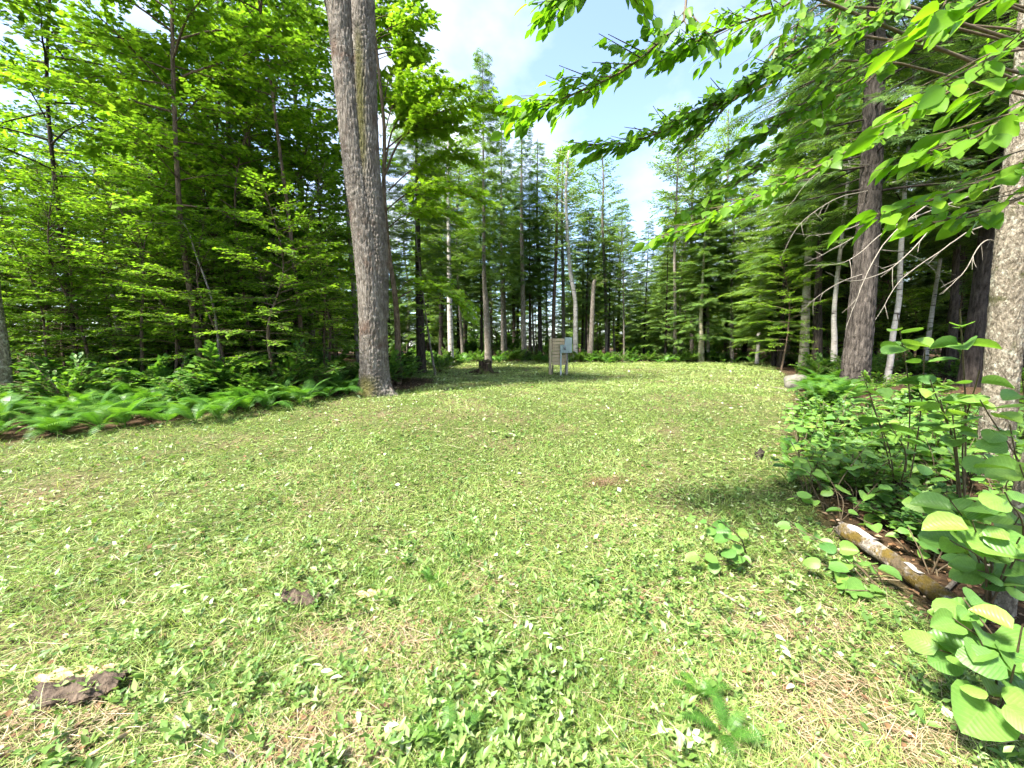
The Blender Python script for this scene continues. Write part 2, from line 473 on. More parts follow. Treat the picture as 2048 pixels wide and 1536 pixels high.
M['logbark'] = bark_mat('mossy_birch_log', (0.060, 0.048, 0.036), (0.46, 0.41, 0.35), scale=14, stretch=0.8, mode='furrow',
                        patch=((0.10, 0.075, 0.045), 6.0, 0.47, 0.56), moss=((0.120, 0.082, 0.018), 8.0, 0.48, 0.58), bump=1.0)
M['barkslab'] = bark_mat('shed_bark', (0.042, 0.032, 0.025), (0.165, 0.125, 0.092), scale=14, stretch=0.8, mode='furrow', bump=0.8)


def ground_material():
    t = NT('forest_ground')
    tc = t.add('ShaderNodeTexCoord')
    n1 = t.add('ShaderNodeTexNoise', Scale=0.9, Detail=8.0, Roughness=0.65); t.link(tc, 'Object', n1, 'Vector')
    n2 = t.add('ShaderNodeTexNoise', Scale=22.0, Detail=6.0, Roughness=0.7); t.link(tc, 'Object', n2, 'Vector')
    vo = t.add('ShaderNodeTexVoronoi', Scale=45.0); t.link(tc, 'Object', vo, 'Vector')
    green = t.ramp(n2, 'Fac', [(0.3, (0.022, 0.032, 0.010)), (0.5, (0.058, 0.074, 0.020)), (0.7, (0.12, 0.13, 0.045))])
    tan = t.ramp(n2, 'Fac', [(0.3, (0.040, 0.028, 0.016)), (0.5, (0.110, 0.080, 0.045)), (0.7, (0.23, 0.18, 0.11))])
    duff = t.ramp(n2, 'Fac', [(0.3, (0.020, 0.013, 0.008)), (0.55, (0.062, 0.038, 0.021)), (0.75, (0.16, 0.10, 0.055))])
    f1 = t.ramp(n1, 'Fac', [(0.50, (0, 0, 0)), (0.68, (1, 1, 1))])
    at_ = t.add('ShaderNodeAttribute', _attribute_name='tint')
    gm = t.add('ShaderNodeMix', _data_type='RGBA'); t.link(f1, 'Color', gm, 'Factor'); t.link(green, 'Color', gm, 'A'); t.link(tan, 'Color', gm, 'B')
    fm = t.add('ShaderNodeMix', _data_type='RGBA'); t.link(at_, 'Fac', fm, 'Factor'); t.link(gm, 'Result', fm, 'A'); t.link(duff, 'Color', fm, 'B')
    bs = t.add('ShaderNodeBsdfPrincipled', Roughness=0.95); bs.inputs['Specular IOR Level'].default_value = 0.1
    t.link(fm, 'Result', bs, 'Base Color')
    bp = t.add('ShaderNodeBump', Strength=0.8, Distance=0.03); t.link(n2, 'Fac', bp, 'Height'); t.link(bp, 'Normal', bs, 'Normal')
    t.link(bs, 0, t.out, 'Surface')
    return t.m


M['ground'] = ground_material()

# ------------------------------------------------------------------ where the clearing is
LEFT_EDGE = np.array([[-14, 3.6], [-7.6, 5.35], [-5.6, 6.6], [-3.9, 8.2], [-3.0, 9.8], [-2.6, 11.6], [-3.6, 13.0], [-14.0, 14.5]], float)
_wood_l = np.array([[-60, 2.0], [-12, 4.4], [-7.3, 5.6], [-5.4, 6.9], [-3.9, 8.3], [-2.7, 9.6], [-2.3, 11.4], [-2.6, 13.2], [-5.5, 14.6], [-9.5, 15.6], [-11, 29], [-60, 32.0]], float)
_wood_r = np.array([[60, -6], [2.9, -2.0], [2.25, 1.4], [2.45, 2.4], [2.75, 3.4], [3.75, 5.0], [5.5, 7.6], [7.6, 10.6], [10.0, 14.5], [12.6, 19.0], [16.5, 25.5], [20, 29], [60, 34]], float)


def in_poly(P, x, y):
    x = np.asarray(x, float); y = np.asarray(y, float)
    c = np.zeros(x.shape, bool)
    j = len(P) - 1
    for i in range(len(P)):
        xi, yi = P[i]; xj, yj = P[j]
        cond = ((yi > y) != (yj > y)) & (x < (xj - xi) * (y - yi) / (yj - yi + 1e-12) + xi)
        c ^= cond
        j = i
    return c


def is_wood(x, y):
    far = y > 27.5 + 0.10 * np.abs(x - 2) + 1.2 * np.sin(x * 0.5)
    return in_poly(_wood_l, x, y) | in_poly(_wood_r, x, y) | far


# ------------------------------------------------------------------ ground
def build_ground():
    def axis(lo, hi, n):
        return np.linspace(lo, hi, n)
    xs = np.unique(np.concatenate([-np.geomspace(24, 500, 14), axis(-24, 24, 241), np.geomspace(24, 500, 14)]))
    ys = np.unique(np.concatenate([-np.geomspace(4, 300, 10), axis(-4, 34, 191), np.geomspace(34, 700, 16)]))
    X, Y = np.meshgrid(xs, ys, indexing='xy')
    Z = gz(X, Y)
    V = np.stack([X, Y, Z], -1).reshape(-1, 3)
    nx, ny = len(xs), len(ys)
    i, j = np.meshgrid(np.arange(ny - 1), np.arange(nx - 1), indexing='ij')
    F = np.stack([i * nx + j, i * nx + j + 1, (i + 1) * nx + j + 1, (i + 1) * nx + j], -1).reshape(-1, 4)
    w = is_wood(X, Y).astype(float)
    k = w.copy()
    for _ in range(2):
        k[1:-1, 1:-1] = (k[1:-1, 1:-1] * 2 + k[:-2, 1:-1] + k[2:, 1:-1] + k[1:-1, :-2] + k[1:-1, 2:]) / 6
    mb = MB().add(V, F, k.ravel())
    o = obj('ground', mb.mesh('ground', M['ground'], smooth=True))
    tag(o, 'mown clearing floor with brown forest soil around it', 'ground', kind='structure')


build_ground()

# ------------------------------------------------------------------ leaf templates (length 1 along +Y, normal +Z)
T_DIA = (np.array([[0, 0, 0], [-.34, .45, .07], [0, 1, -.05], [.34, .45, .07]], float), np.array([[0, 3, 2], [0, 2, 1]]))
T_OVAL = (np.array([[0, 0, 0], [0, .38, -.015], [0, .72, -.03], [0, 1, -.12],
                    [-.25, .20, .03], [-.33, .50, .04], [-.17, .80, -.01], [.25, .20, .03], [.33, .50, .04], [.17, .80, -.01]], float),
          np.array([[0, 1, 4], [4, 1, 5], [1, 2, 5], [5, 2, 6], [2, 3, 6], [0, 7, 1], [7, 8, 1], [1, 8, 2], [8, 9, 2], [2, 9, 3]]))
_mo = [(0, 0), (.22, .02), (.52, .22), (.34, .40), (.60, .72), (.22, .62), (0, 1.0), (-.22, .62), (-.60, .72), (-.34, .40), (-.52, .22), (-.22, .02)]
_mv = np.array([(0, .38, -.03)] + [(x, y, .10 * abs(x) - .12 * max(y - .6, 0)) for x, y in _mo], float)
T_MAPLE = (_mv, np.array([[0, i + 1, (i + 1) % 12 + 1] for i in range(12)]))
_m2 = [(0, 0), (.50, .25), (.38, .55), (.20, .62), (0, 1.0), (-.20, .62), (-.38, .55), (-.50, .25)]
T_MAPLE_LO = (np.array([(x, y, .12 * abs(x) - .1 * max(y - .6, 0)) for x, y in _m2], float),
              np.array([[0, 1, 2], [0, 2, 3], [0, 3, 4], [0, 4, 5], [0, 5, 6], [0, 6, 7]]))


_m3 = [(0, 0), (.46, .28), (.24, .60), (0, 1.0), (-.24, .60), (-.46, .28)]
T_MAP4 = (np.array([(x, y, .14 * abs(x) - .1 * max(y - .6, 0)) for x, y in _m3], float), np.array([[0, 1, 2], [0, 2, 3], [0, 3, 4], [0, 4, 5]]))


def spray_template(n=8, rng=None):
    """a flat hemlock spray: a rib with thin needle-clad twiglets both sides"""
    V = []; F = []
    def strip(p, d, L, w):
        d = np.array(d) / np.linalg.norm(d)
        s = np.array([-d[1], d[0], 0])
        i = len(V)
        p = np.array(p, float)
        V.extend([p, p + d * L * .45 + s * w + np.array([0, 0, .012]), p + d * L + np.array([0, 0, -.05 * L]), p + d * L * .45 - s * w + np.array([0, 0, .012])])
        F.append([i, i + 3, i + 2]); F.append([i, i + 2, i + 1])
    for k in range(n):
        y = 0.10 + 0.74 * k / n
        L = 0.46 * (1 - 0.55 * k / n) * (0.8 + 0.4 * rng.random())
        for sd in (-1, 1):
            strip((0, y + rng.uniform(-.02, .02), -0.10 * y * y), (sd * 0.85, 0.62, -0.02), L, 0.046)
    strip((0, 0.45, -.02), (0, 1, -0.1), .55, .04)
    strip((0, 0, 0), (0, 1, 0), .55, .02)
    return np.array(V, float), np.array(F)


_r0 = np.random.default_rng(5)
T_SPRAY = spray_template(4, _r0)
T_STICK = (np.array([[.5, 0, -.29], [-.5, 0, -.29], [0, 0, .58], [.2, 1, -.1], [-.2, 1, -.1], [0, 1, .2]], float),
           np.array([[0, 1, 4, 3], [1, 2, 5, 4], [2, 0, 3, 5]]))


def rot_h(d, ang):
    c, s = np.cos(ang), np.sin(ang)
    return np.stack([d[..., 0] * c - d[..., 1] * s, d[..., 0] * s + d[..., 1] * c, d[..., 2]], -1)


def path_fn(path):
    P = np.asarray(path, float)
    L = np.concatenate([[0], np.cumsum(np.linalg.norm(np.diff(P, axis=0), axis=1))]); L /= L[-1]
    return lambda t: np.stack([np.interp(t, L, P[:, k]) for k in range(3)], -1)


def foliage_branches(rng, starts, dirs, lens, elev, droop, wood, leaves, tmpl, leaf_size, twig_step, twig_len, leaf_step,
                     s0=0.22, normal_jit=0.35, r_k=0.010, tint0=0.5, tint_jit=0.25, leaf_fwd=0.8, twig_elev=0.08, leaf_droop=0.25,
                     seg=4, explicit=None, elev_jit=0.14):
    """limbs with flat side sprays; adds wood tubes and leaf instances. returns leaf arrays as well"""
    allp = []; alld = []; alln = []; alls = []; allt = []
    TP = []; TD = []; TL = []
    for b in range(len(lens)):
        if explicit is not None:
            C = spline(explicit[b], 14); L = np.sum(np.linalg.norm(np.diff(C, axis=0), axis=1))
        else:
            L = lens[b]; s = np.linspace(0, 1, 8)[:, None]
            dh = dirs[b]
            C = starts[b] + dh * (s * math.cos(elev[b]) * L) + np.array([0, 0, 1.0]) * (L * (s * math.sin(elev[b]) - droop[b] * s * s))
            C = C + np.cumsum(rng.normal(0, 0.012 * L, C.shape), axis=0) * s
        r0 = max(0.006, r_k * L)
        V, F = tube(C, np.linspace(r0, 0.0035, len(C)), seg)
        wood.add(V, F, 0.3)
        n = max(4, int(2 * L * (1 - s0) / twig_step))
        st = s0 + (1 - s0) * (np.arange(n) + rng.random(n)) / n
        side = np.where(np.arange(n) % 2 == 0, 1.0, -1.0)
        ii = np.clip((st * (len(C) - 1)), 0, len(C) - 1.001); i0 = ii.astype(int); fr = (ii - i0)[:, None]
        p = C[i0] * (1 - fr) + C[i0 + 1] * fr
        tg = nrm(C[i0 + 1] - C[i0])
        th = nrm(tg * np.array([1, 1, 0.35]))
        d = rot_h(th, side * rng.uniform(0.55, 1.15, n) * (1 - 0.45 * st))
        d[:, 2] += rng.normal(twig_elev, elev_jit, n)
        d = nrm(d)
        tl = twig_len * L ** 0.5 * (0.35 + 0.9 * (1 - st) ** 0.7) * rng.uniform(0.5, 1.25, n)
        TP.append(p); TD.append(d); TL.append(tl)
        # the tip goes on as a twig
    TP = np.concatenate(TP); TD = np.concatenate(TD); TL = np.concatenate(TL)
    R = frames(TD, np.tile([0, 0, 1.0], (len(TD), 1)) + 1e-3)
    V, F = scatter(*T_STICK, TP, R, np.stack([np.full(len(TL), .009) * (0.5 + TL), TL, np.full(len(TL), .009) * (0.5 + TL)], -1))
    wood.add(V, F, 0.3)
    k = np.maximum(2, (TL / leaf_step).astype(int))
    idx = np.repeat(np.arange(len(TL)), k)
    n = len(idx)
    first = np.concatenate([[0], np.cumsum(k)[:-1]])
    loc = (np.arange(n) - first[idx] + rng.uniform(0.2, 1.0, n)) / k[idx]
    side = np.where((np.arange(n) % 2) == 0, 1.0, -1.0)
    pos = TP[idx] + TD[idx] * (TL[idx] * loc)[:, None] + rng.normal(0, 0.012, (n, 3))
    pos[:, 2] -= 0.10 * TL[idx] * loc ** 2
    d = rot_h(TD[idx], side * rng.uniform(0.2, 1.0, n) * leaf_fwd * (1.05 - loc * 0.6))
    d[:, 2] -= rng.uniform(0, 2 * leaf_droop, n)
    nn = np.stack([rng.normal(0, normal_jit, n), rng.normal(0, normal_jit, n), np.ones(n)], -1)
    sc = leaf_size * rng.uniform(0.6, 1.15, n)
    tint = np.clip(tint0 + rng.normal(0, tint_jit, n) + np.repeat(rng.normal(0, 0.1, len(TL)), k), 0.02, 0.92)
    if leaves is not None:
        V, F = scatter(tmpl[0], tmpl[1], pos, frames(d, nn), sc)
        leaves.add(V, F, np.repeat(tint, len(tmpl[0])))
    return pos, d, nn, sc, tint


def broadleaf(rng, path, r0, r1, z_from=0.25, nb=38, L=2.6, elev=(0.15, 0.9), tmpl=T_MAP4, leaf=0.11, twig_step=0.16, twig_len=0.50,
              leaf_step=0.070, seg=10, tint0=0.5, flare=0.0, shape=None, droop=0.18, az_bias=None, wob=0.05, normal_jit=0.35, t_to=0.985):
    wood = MB(); leaves = MB()
    nb = int(nb * 1.35); twig_step *= .72; leaf_step *= .85; leaf *= 1.08
    n = max(16, int(len(path) * 6))
    C = spline(path, n)
    t = np.linspace(0, 1, n)
    r = r0 + (r1 - r0) * t ** 0.85
    r = r * (1 + flare * np.exp(-t * 26))
    V, F = tube(C, r, seg, wob=wob, rng=rng)
    wood.add(V, F, 0.3)
    pf = path_fn(C)
    ts = z_from + (t_to - z_from) * (np.arange(nb) + rng.random(nb)) / nb
    az = np.arange(nb) * 2.399 + rng.normal(0, 0.35, nb)
    if az_bias is not None:
        az = az_bias[0] + rng.normal(0, az_bias[1], nb)
    dirs = np.stack([np.sin(az), np.cos(az), np.zeros(nb)], -1)
    u = (ts - z_from) / (t_to - z_from + 1e-6)
    sh = (lambda q: np.sin(np.pi * np.clip(0.18 + 0.78 * q, 0, 1)) ** 0.8) if shape is None else shape
    lens = L * sh(u) * rng.uniform(0.65, 1.15, nb)
    el = elev[0] + (elev[1] - elev[0]) * u + rng.normal(0, 0.12, nb)
    foliage_branches(rng, pf(ts), dirs, np.maximum(lens, 0.35), el, np.full(nb, droop) + rng.normal(0, .05, nb), wood, leaves, tmpl, leaf,
                     twig_step, twig_len, leaf_step, tint0=tint0, normal_jit=normal_jit)
    return wood, leaves


def conifer(rng, H, r0, z_from=0.22, nb=100, L=2.4, bare_dead=18, path=None, spray=0.34, twig_step=0.17, seg=10, flare=0.25, pointed=1.0,
            tint0=0.5, dead_from=0.06, droop=0.16, wood=None):
    wood = wood or MB(); leaves = MB()
    if path is None:
        path = [(0, 0, 0), (rng.normal(0, .06), rng.normal(0, .06), H * .4), (rng.normal(0, .1), rng.normal(0, .1), H)]
    C = spline(path, 26); t = np.linspace(0, 1, 26)
    r = r0 * (1 - 0.93 * t ** 1.1) * (1 + flare * np.exp(-t * 30))
    V, F = tube(C, r, seg, wob=0.05, rng=rng)
    wood.add(V, F, 0.3)
    pf = path_fn(C)
    ts = z_from + (0.99 - z_from) * ((np.arange(nb) + rng.random(nb)) / nb)
    u = (ts - z_from) / (1 - z_from)
    az = np.arange(nb) * 2.399 + rng.normal(0, .4, nb)
    dirs = np.stack([np.sin(az), np.cos(az), np.zeros(nb)], -1)
    lens = L * np.clip((1 - u) ** (0.75 * pointed) * (0.72 + 0.28 * np.minimum(1, u * 6)), 0.08, 1) * rng.uniform(0.6, 1.15, nb)
    el = 0.02 + 0.55 * u ** 1.5 + rng.normal(0, 0.1, nb)
    foliage_branches(rng, pf(ts), dirs, np.maximum(lens, 0.25), el, np.full(nb, droop), wood, leaves, T_SPRAY, spray, twig_step, 0.34, 0.21,
                     s0=0.12, normal_jit=0.22, leaf_fwd=0.5, twig_elev=-0.05, leaf_droop=0.16, tint0=tint0, tint_jit=0.2, r_k=0.009)
    # dead twigs on the lower stem
    if bare_dead:
        n = bare_dead
        tz = rng.uniform(dead_from, z_from + 0.08, n); a = rng.uniform(0, 6.28, n)
        d = nrm(np.stack([np.sin(a), np.cos(a), rng.normal(-0.1, .2, n)], -1)); l = rng.uniform(0.4, 1.3, n)
        V, F = scatter(*T_STICK, pf(tz), frames(d, np.tile([0, 0, 1.0], (n, 1)) + 1e-3), np.stack([np.full(n, .016), l, np.full(n, .016)], -1))
        wood.add(V, F, 0.3)
    return wood, leaves


# ------------------------------------------------------------------ trees: shared variants for the depth of the wood
R = np.random.default_rng(11)
VAR = {'con': [], 'hem': [], 'dec': [], 'map': []}
for i in range(3):      # tall spruce / hemlock with bare lower stem
    w, l = conifer(R, 17, 0.17, z_from=0.30, nb=125, L=2.5, bare_dead=30, spray=0.46, twig_step=0.17, tint0=0.45)
    VAR['con'].append((w.mesh('conifer_trunk', M['bark_dark'], True), l.mesh('conifer_crown', M['needle'])))
for i in range(2):      # hemlock with sprays low down
    w, l = conifer(R, 14, 0.15, z_from=0.12, nb=140, L=2.8, bare_dead=14, spray=0.46, twig_step=0.17, tint0=0.6)
    VAR['hem'].append((w.mesh('hemlock_trunk', M['bark_dark'], True), l.mesh('hemlock_crown', M['needle'])))
for i in range(3):      # tall slender hardwood, thin crown
    p = [(0, 0, 0), (R.normal(0, .2), R.normal(0, .2), 6), (R.normal(0, .5), R.normal(0, .5), 12), (R.normal(0, .7), R.normal(0, .7), 17)]
    w, l = broadleaf(R, p, 0.13, 0.015, z_from=0.38, nb=46, L=2.6, elev=(0.35, 1.0), tmpl=T_DIA, leaf=0.15, twig_step=0.20, leaf_step=0.11, tint0=0.5, seg=8)
    VAR['dec'].append((w.mesh('hardwood_trunk', M['bark_grey'], True), l.mesh('hardwood_crown', M['birchleaf'])))
for i in range(3):      # understory maple, layered
    p = [(0, 0, 0), (R.normal(0, .2), R.normal(0, .2), 3), (R.normal(0, .4), R.normal(0, .4), 6), (R.normal(0, .5), R.normal(0, .5), 9.5)]
    w, l = broadleaf(R, p, 0.07, 0.01, z_from=0.16, nb=34, L=2.5, elev=(0.05, 0.8), leaf=0.125, twig_step=0.19, leaf_step=0.10, tint0=0.55, seg=7)
    VAR['map'].append((w.mesh('maple_trunk', M['bark_brown'], True), l.mesh('maple_crown', M['maple'])))


def plant_variant(name, label, kind, x, y, scale, rz, group, sxy=1.0, v=None):
    v = VAR[kind][int(R.integers(len(VAR[kind])))] if v is None else VAR[kind][v]
    t = thing(name, label, 'tree', (x, y, float(gz(x, y)) - 0.05), group, rz, (scale * sxy, scale * sxy, scale))
    obj('trunk', v[0], t); obj('crown', v[1], t)
    return t


def px_path(pts, depth, base, extra=None):
    """stem course given by pixels, at the depth of its foot; coordinates relative to the foot"""
    P = [np.zeros(3)]
    for (px, py) in pts[1:]:
        P.append(at(px, py, depth) - base)
    if extra is not None:
        for e in extra:
            P.append(P[-1] + np.array(e, float))
    P[0][2] = -0.1
    return P


def wide_cos(px):
    return math.cos(math.atan((px - 1024) / F_PX))


def key_tree(name, label, pts, w_px, bark, leafmat, extra=None, depth=None, seed=1, kind='broad', sink=0.0, group=None, taper=0.25, **kw):
    """a tree whose stem follows the photograph; foot found on the ground"""
    if depth is None:
        base = ground_at(*pts[0])
    else:
        b = at(pts[0][0], 700, depth); base = np.array([b[0], depth, float(gz(b[0], depth))])
    d = base[1]
    rng = np.random.default_rng(seed)
    path = px_path(pts, d, base, extra)
    r0 = 0.5 * w_px / F_PX * d * wide_cos(pts[0][0])
    t = thing(name, label, 'tree', tuple(base), group)
    if kind == 'broad':
        w, l = broadleaf(rng, path, r0, max(0.008, r0 * taper), **kw)
    else:
        H = path[-1][2]
        kd, H0, L0 = ('con', 17, 2.5) if kw.get('z_from', .3) > .22 else ('hem', 14, 2.8)
        w = MB(); C = spline(path, 30); tt = np.linspace(0, 1, 30)
        w.add(*tube(C, r0 * (1 - .93 * tt ** 1.1) * (1 + .25 * np.exp(-tt * 30)), 14, wob=.05, rng=rng), .2)
        v = VAR[kd][seed % len(VAR[kd])]
        obj('trunk', w.mesh('trunk', M[bark], True), t)
        q = kw.get('L', L0) / L0
        obj('crown', v[1], t, (path[-1][0] * .6, path[-1][1] * .6, 0), (0, 0, seed * 1.3), (q, q, H / H0))
        return t, base, path
    obj('trunk', w.mesh('trunk', M[bark], True), t)
    if l.parts: obj('crown', l.mesh('crown', M[leafmat]), t)
    return t, base, path


# ------------------------------------------------------------------ the big two-stemmed tree left of the middle
def big_tree():
    base = ground_at(752, 788); d = base[1]
    rng = np.random.default_rng(3)
    t = thing('ash_tree', 'massive grey flaky-barked trunk forking into two stems beside the fern bed', 'tree', tuple(base))
    k = d / F_PX * wide_cos(750) * .95
    def stem(pts, moss=None, roots=False, seg=40, top=None):
        P = [at(px, py, d) - base for px, py, w in pts]; W = [0.5 * w * k for _, _, w in pts]
        if top:
            for (e, w) in top: P.append(P[-1] + np.array(e, float)); W.append(0.5 * w * k)
        n = 330; seg = 112
        C = spline(P, n)
        u = np.linspace(0, len(P) - 1, n)
        r = np.interp(u, np.arange(len(P)), W)
        V, F = tube(C, r, seg, wob=0.035, rng=rng)
        LL = np.sum(np.linalg.norm(np.diff(C, axis=0), axis=1))
        rel = bark_relief(rng, LL, 2 * np.pi * r.mean(), .050, .17, seg, n)
        V = V + nrm(V - np.repeat(C, seg, 0)) * (.032 * rel - .020)[:, None]
        if roots:
            a = np.arctan2(V[:, 1] - np.repeat(C[:, 1], seg), V[:, 0] - np.repeat(C[:, 0], seg))
            h = V[:, 2]
            fl = 1 + np.exp(-np.maximum(h, 0) / 0.16) * (0.24 + 0.40 * np.cos(2.5 * a + 0.7) ** 4) + 0.05 * np.exp(-np.maximum(h, 0) / 0.8)
            c = np.repeat(C, seg, 0)
            V[:, :2] = c[:, :2] + (V[:, :2] - c[:, :2]) * fl[:, None]
        tint = np.full(len(V), 0.15)
        for (z0, z1, ang, wd, amt) in (moss or []):
            a = np.arctan2(V[:, 1] - np.repeat(C[:, 1], seg), V[:, 0] - np.repeat(C[:, 0], seg))
            da = np.abs((a - ang + np.pi) % (2 * np.pi) - np.pi)
            tint += amt * np.exp(-(da / wd) ** 2) * np.exp(-((V[:, 2] - 0.5 * (z0 + z1)) / (0.5 * (z1 - z0))) ** 4)
        return V, F, tint, C
    V, F, ti, C1 = stem([(752, 796, 66), (748, 720, 62), (744, 600, 60), (731, 450, 61), (714, 330, 56), (695, 150, 54), (681, 0, 54), (660, -220, 50), (640, -480, 44)],
                        moss=[(-0.3, 0.55, -1.9, 1.5, 0.55), (3.2, 4.6, -0.9, 0.6, 0.3)], roots=True, top=[((-.5, .2, 2.5), 30), ((-.6, .2, 3), 12)])
    obj('trunk', MB().add(V, F, ti).mesh('trunk', M['bark_ash'], True), t)
    V, F, ti, C2 = stem([(758, 640, 40), (754, 540, 48), (747, 450, 50), (736, 330, 46), (729, 150, 46), (725, 0, 46), (724, -220, 42), (730, -480, 36)],
                        moss=[(4.3, 8.0, -1.7, 0.8, 0.55)], top=[((.3, .3, 2.5), 24), ((.3, .4, 3), 10)])
    obj('second_stem', MB().add(V, F, ti).mesh('second_stem', M['bark_ash'], True), t)
    wood, leaves = MB(), MB()
    for C, az0 in ((C1, -1.7), (C2, 0.2)):
        pf = path_fn(C); nb = 10
        ts = np.linspace(0.66, 0.99, nb); az = az0 + rng.normal(0, 1.3, nb)
        dirs = np.stack([np.sin(az), np.cos(az), np.zeros(nb)], -1)
        foliage_branches(rng, pf(ts), dirs, rng.uniform(1.4, 3.2, nb), rng.uniform(0.2, 0.9, nb), np.full(nb, .15), wood, leaves, T_DIA, 0.14, 0.2, 0.4, 0.11)
    obj('limbs', wood.mesh('limbs', M['bark_ash'], True), t)
    obj('crown', leaves.mesh('crown', M['maple']), t)
    return base


BIG = big_tree()

# ------------------------------------------------------------------ left wood
key_tree('old_maple_tree', 'thick tan-grey trunk cut off by the left picture edge above the ferns', [(2, 822), (-4, 700), (-22, 560), (-36, 300), (-44, 60)], 58, 'bark_pale', 'maple',
         extra=[(-.4, .4, 3), (-.4, .4, 4)], seed=21, z_from=0.55, nb=20, L=3.0, leaf=0.13, twig_step=0.24, seg=20, flare=0.45, taper=0.35)
key_tree('maple_tree', 'slim dark maple stem in the wood near the left edge', [(158, 760), (150, 690), (134, 560), (106, 330), (94, 180), (98, 20)], 15, 'bark_dark', 'maple',
         extra=[(.1, .2, 2), (.1, .2, 2.5)], depth=9.8, seed=22, z_from=0.34, nb=32, L=3.0, leaf=0.12, elev=(0.0, 0.7), twig_step=0.2, tint0=0.6)
key_tree('maple_tree', 'bright green maple with a slim stem forking high in the left wood', [(408, 790), (398, 700), (385, 620), (364, 470), (353, 320), (346, 140), (344, 20)], 17, 'bark_brown', 'maple',
         extra=[(.0, .1, 2), (.1, .2, 2.2)], seed=23, z_from=0.30, nb=40, L=2.7, leaf=0.125, elev=(0.1, 0.75), twig_step=0.18, tint0=0.78)
key_tree('bent_sapling', 'thin pale sapling bending left next to the bright maple', [(441, 795), (438, 700), (425, 605), (392, 510), (366, 445)], 7, 'bark_grey', 'maple',
         seed=24, extra=[(-.5, -.1, .25)], z_from=0.72, nb=7, L=0.9, leaf=0.11, elev=(-0.1, 0.2), tint0=0.6)
key_tree('young_hardwood_tree', 'straight slim brown stem leaning left between maple and big forked trunk', [(613, 778), (605, 690), (594, 580), (577, 430), (562, 320), (541, 160), (520, 20)], 11, 'bark_brown', 'maple',
         extra=[(-.2, .2, 2.5), (-.1, .2, 2)], seed=25, z_from=0.5, nb=34, L=2.0, leaf=0.115, elev=(0.2, 0.9), twig_step=0.2, tint0=0.55)
key_tree('dark_sapling', 'thin dark leafy sapling just left of the big forked trunk', [(652, 766), (648, 680), (650, 580), (642, 470), (634, 330)], 8, 'bark_dark', 'maple',
         extra=[(0, .1, 1.2)], seed=26, z_from=0.25, nb=40, L=1.6, leaf=0.115, elev=(0.1, 0.7), tint0=0.62)
key_tree('dark_sapling', 'thin dark sapling with bright leaves left of the slim brown stem', [(556, 772), (550, 700), (553, 620), (548, 500)], 5, 'bark_dark', 'maple',
         extra=[(0, .1, 1.5), (.1, 0, 1.2)], seed=27, z_from=0.2, nb=36, L=1.4, leaf=0.11, elev=(0.0, 0.7), tint0=0.7)
key_tree('thin_tree', 'thin grey stem in shade right of the bent sapling', [(428, 760), (424, 640), (426, 480), (430, 330)], 9, 'bark_brown', 'maple',
         depth=11.5, extra=[(.1, .2, 2), (0, .2, 2.5)], seed=28, z_from=0.4, nb=36, L=2.2, leaf=0.12, elev=(0.1, 0.8), tint0=0.4)
key_tree('shaded_hemlock_tree', 'dark conifer standing deep in shade behind the bent sapling', [(475, 750), (470, 560), (462, 400)], 22, 'bark_dark', 'needle',
         depth=13.5, extra=[(0, .2, 5), (0, 0, 5)], seed=29, kind='con', z_from=0.12, nb=85, L=2.3, spray=0.36, twig_step=0.2)
key_tree('yellow_green_tree', 'stem with one leaning limb just behind the left side of the big trunk', [(716, 740), (705, 560), (692, 380), (688, 250), (660, 60)], 9, 'bark_grey', 'maple',
         depth=12.5, extra=[(-.3, .2, 2), (-.2, .2, 2.5)], seed=30, z_from=0.42, nb=36, L=2.4, leaf=0.13, elev=(0.2, 0.9), tint0=0.75)

# maple just right of the big trunk, its limbs arching over the clearing
def arching_maple():
    base = ground_at(797, 768); d = base[1]
    rng = np.random.default_rng(31)
    t = thing('arching_maple_tree', 'slender maple right of the big trunk with bright limbs arching over the clearing', 'tree', tuple(base))
    path = px_path([(797, 768), (795, 660), (790, 590), (777, 500), (768, 380), (768, 250), (752, 90)], d, base, [(-.1, .2, 1.6), (0, .2, 1.4)])
    w, l = broadleaf(rng, path, 0.10, 0.02, z_from=0.62, nb=26, L=1.5, leaf=0.14, elev=(0.2, 0.9), tint0=0.75, az_bias=(0.6, 1.2))
    E = []
    for br in ([(770, 350, 0), (798, 285, -.1), (860, 232, -.3), (950, 212, -.5), (1036, 238, -.7)],
               [(770, 330, 0), (785, 260, .1), (820, 210, .2), (870, 180, .3), (930, 178, .3)],
               [(768, 270, 0), (790, 200, -.2), (830, 160, -.4), (880, 150, -.5)],
               [(772, 420, 0), (820, 385, -.2), (890, 375, -.5), (975, 408, -.7)],
               [(772, 460, 0), (810, 430, -.4), (860, 420, -.8), (925, 448, -1.0)],
               [(778, 380, 0), (830, 335, .3), (900, 310, .5), (950, 330, .6)],
               [(770, 300, 0), (820, 262, .2), (880, 250, .3), (960, 262, .2)],
               [(768, 200, 0), (780, 150, .2), (800, 120, .5), (840, 118, .6)],
               [(790, 600, 0), (840, 575, -.1), (900, 590, -.2), (935, 640, -.3)],
               [(788, 590, 0), (820, 560, .3), (870, 560, .6), (905, 585, .8)]):
        E.append([at(px, py, d + dd) - base for px, py, dd in br])
    foliage_branches(rng, None, None, [1] * len(E), None, None, w, l, T_MAPLE, 0.15, 0.075, 0.52, 0.075, tint0=0.85, tint_jit=0.15,
                     explicit=E, r_k=0.008, normal_jit=0.45, leaf_droop=0.4, s0=0.25)
    obj('trunk', w.mesh('trunk', M['bark_brown'], True), t)
    obj('crown', l.mesh('crown', M['maple']), t)


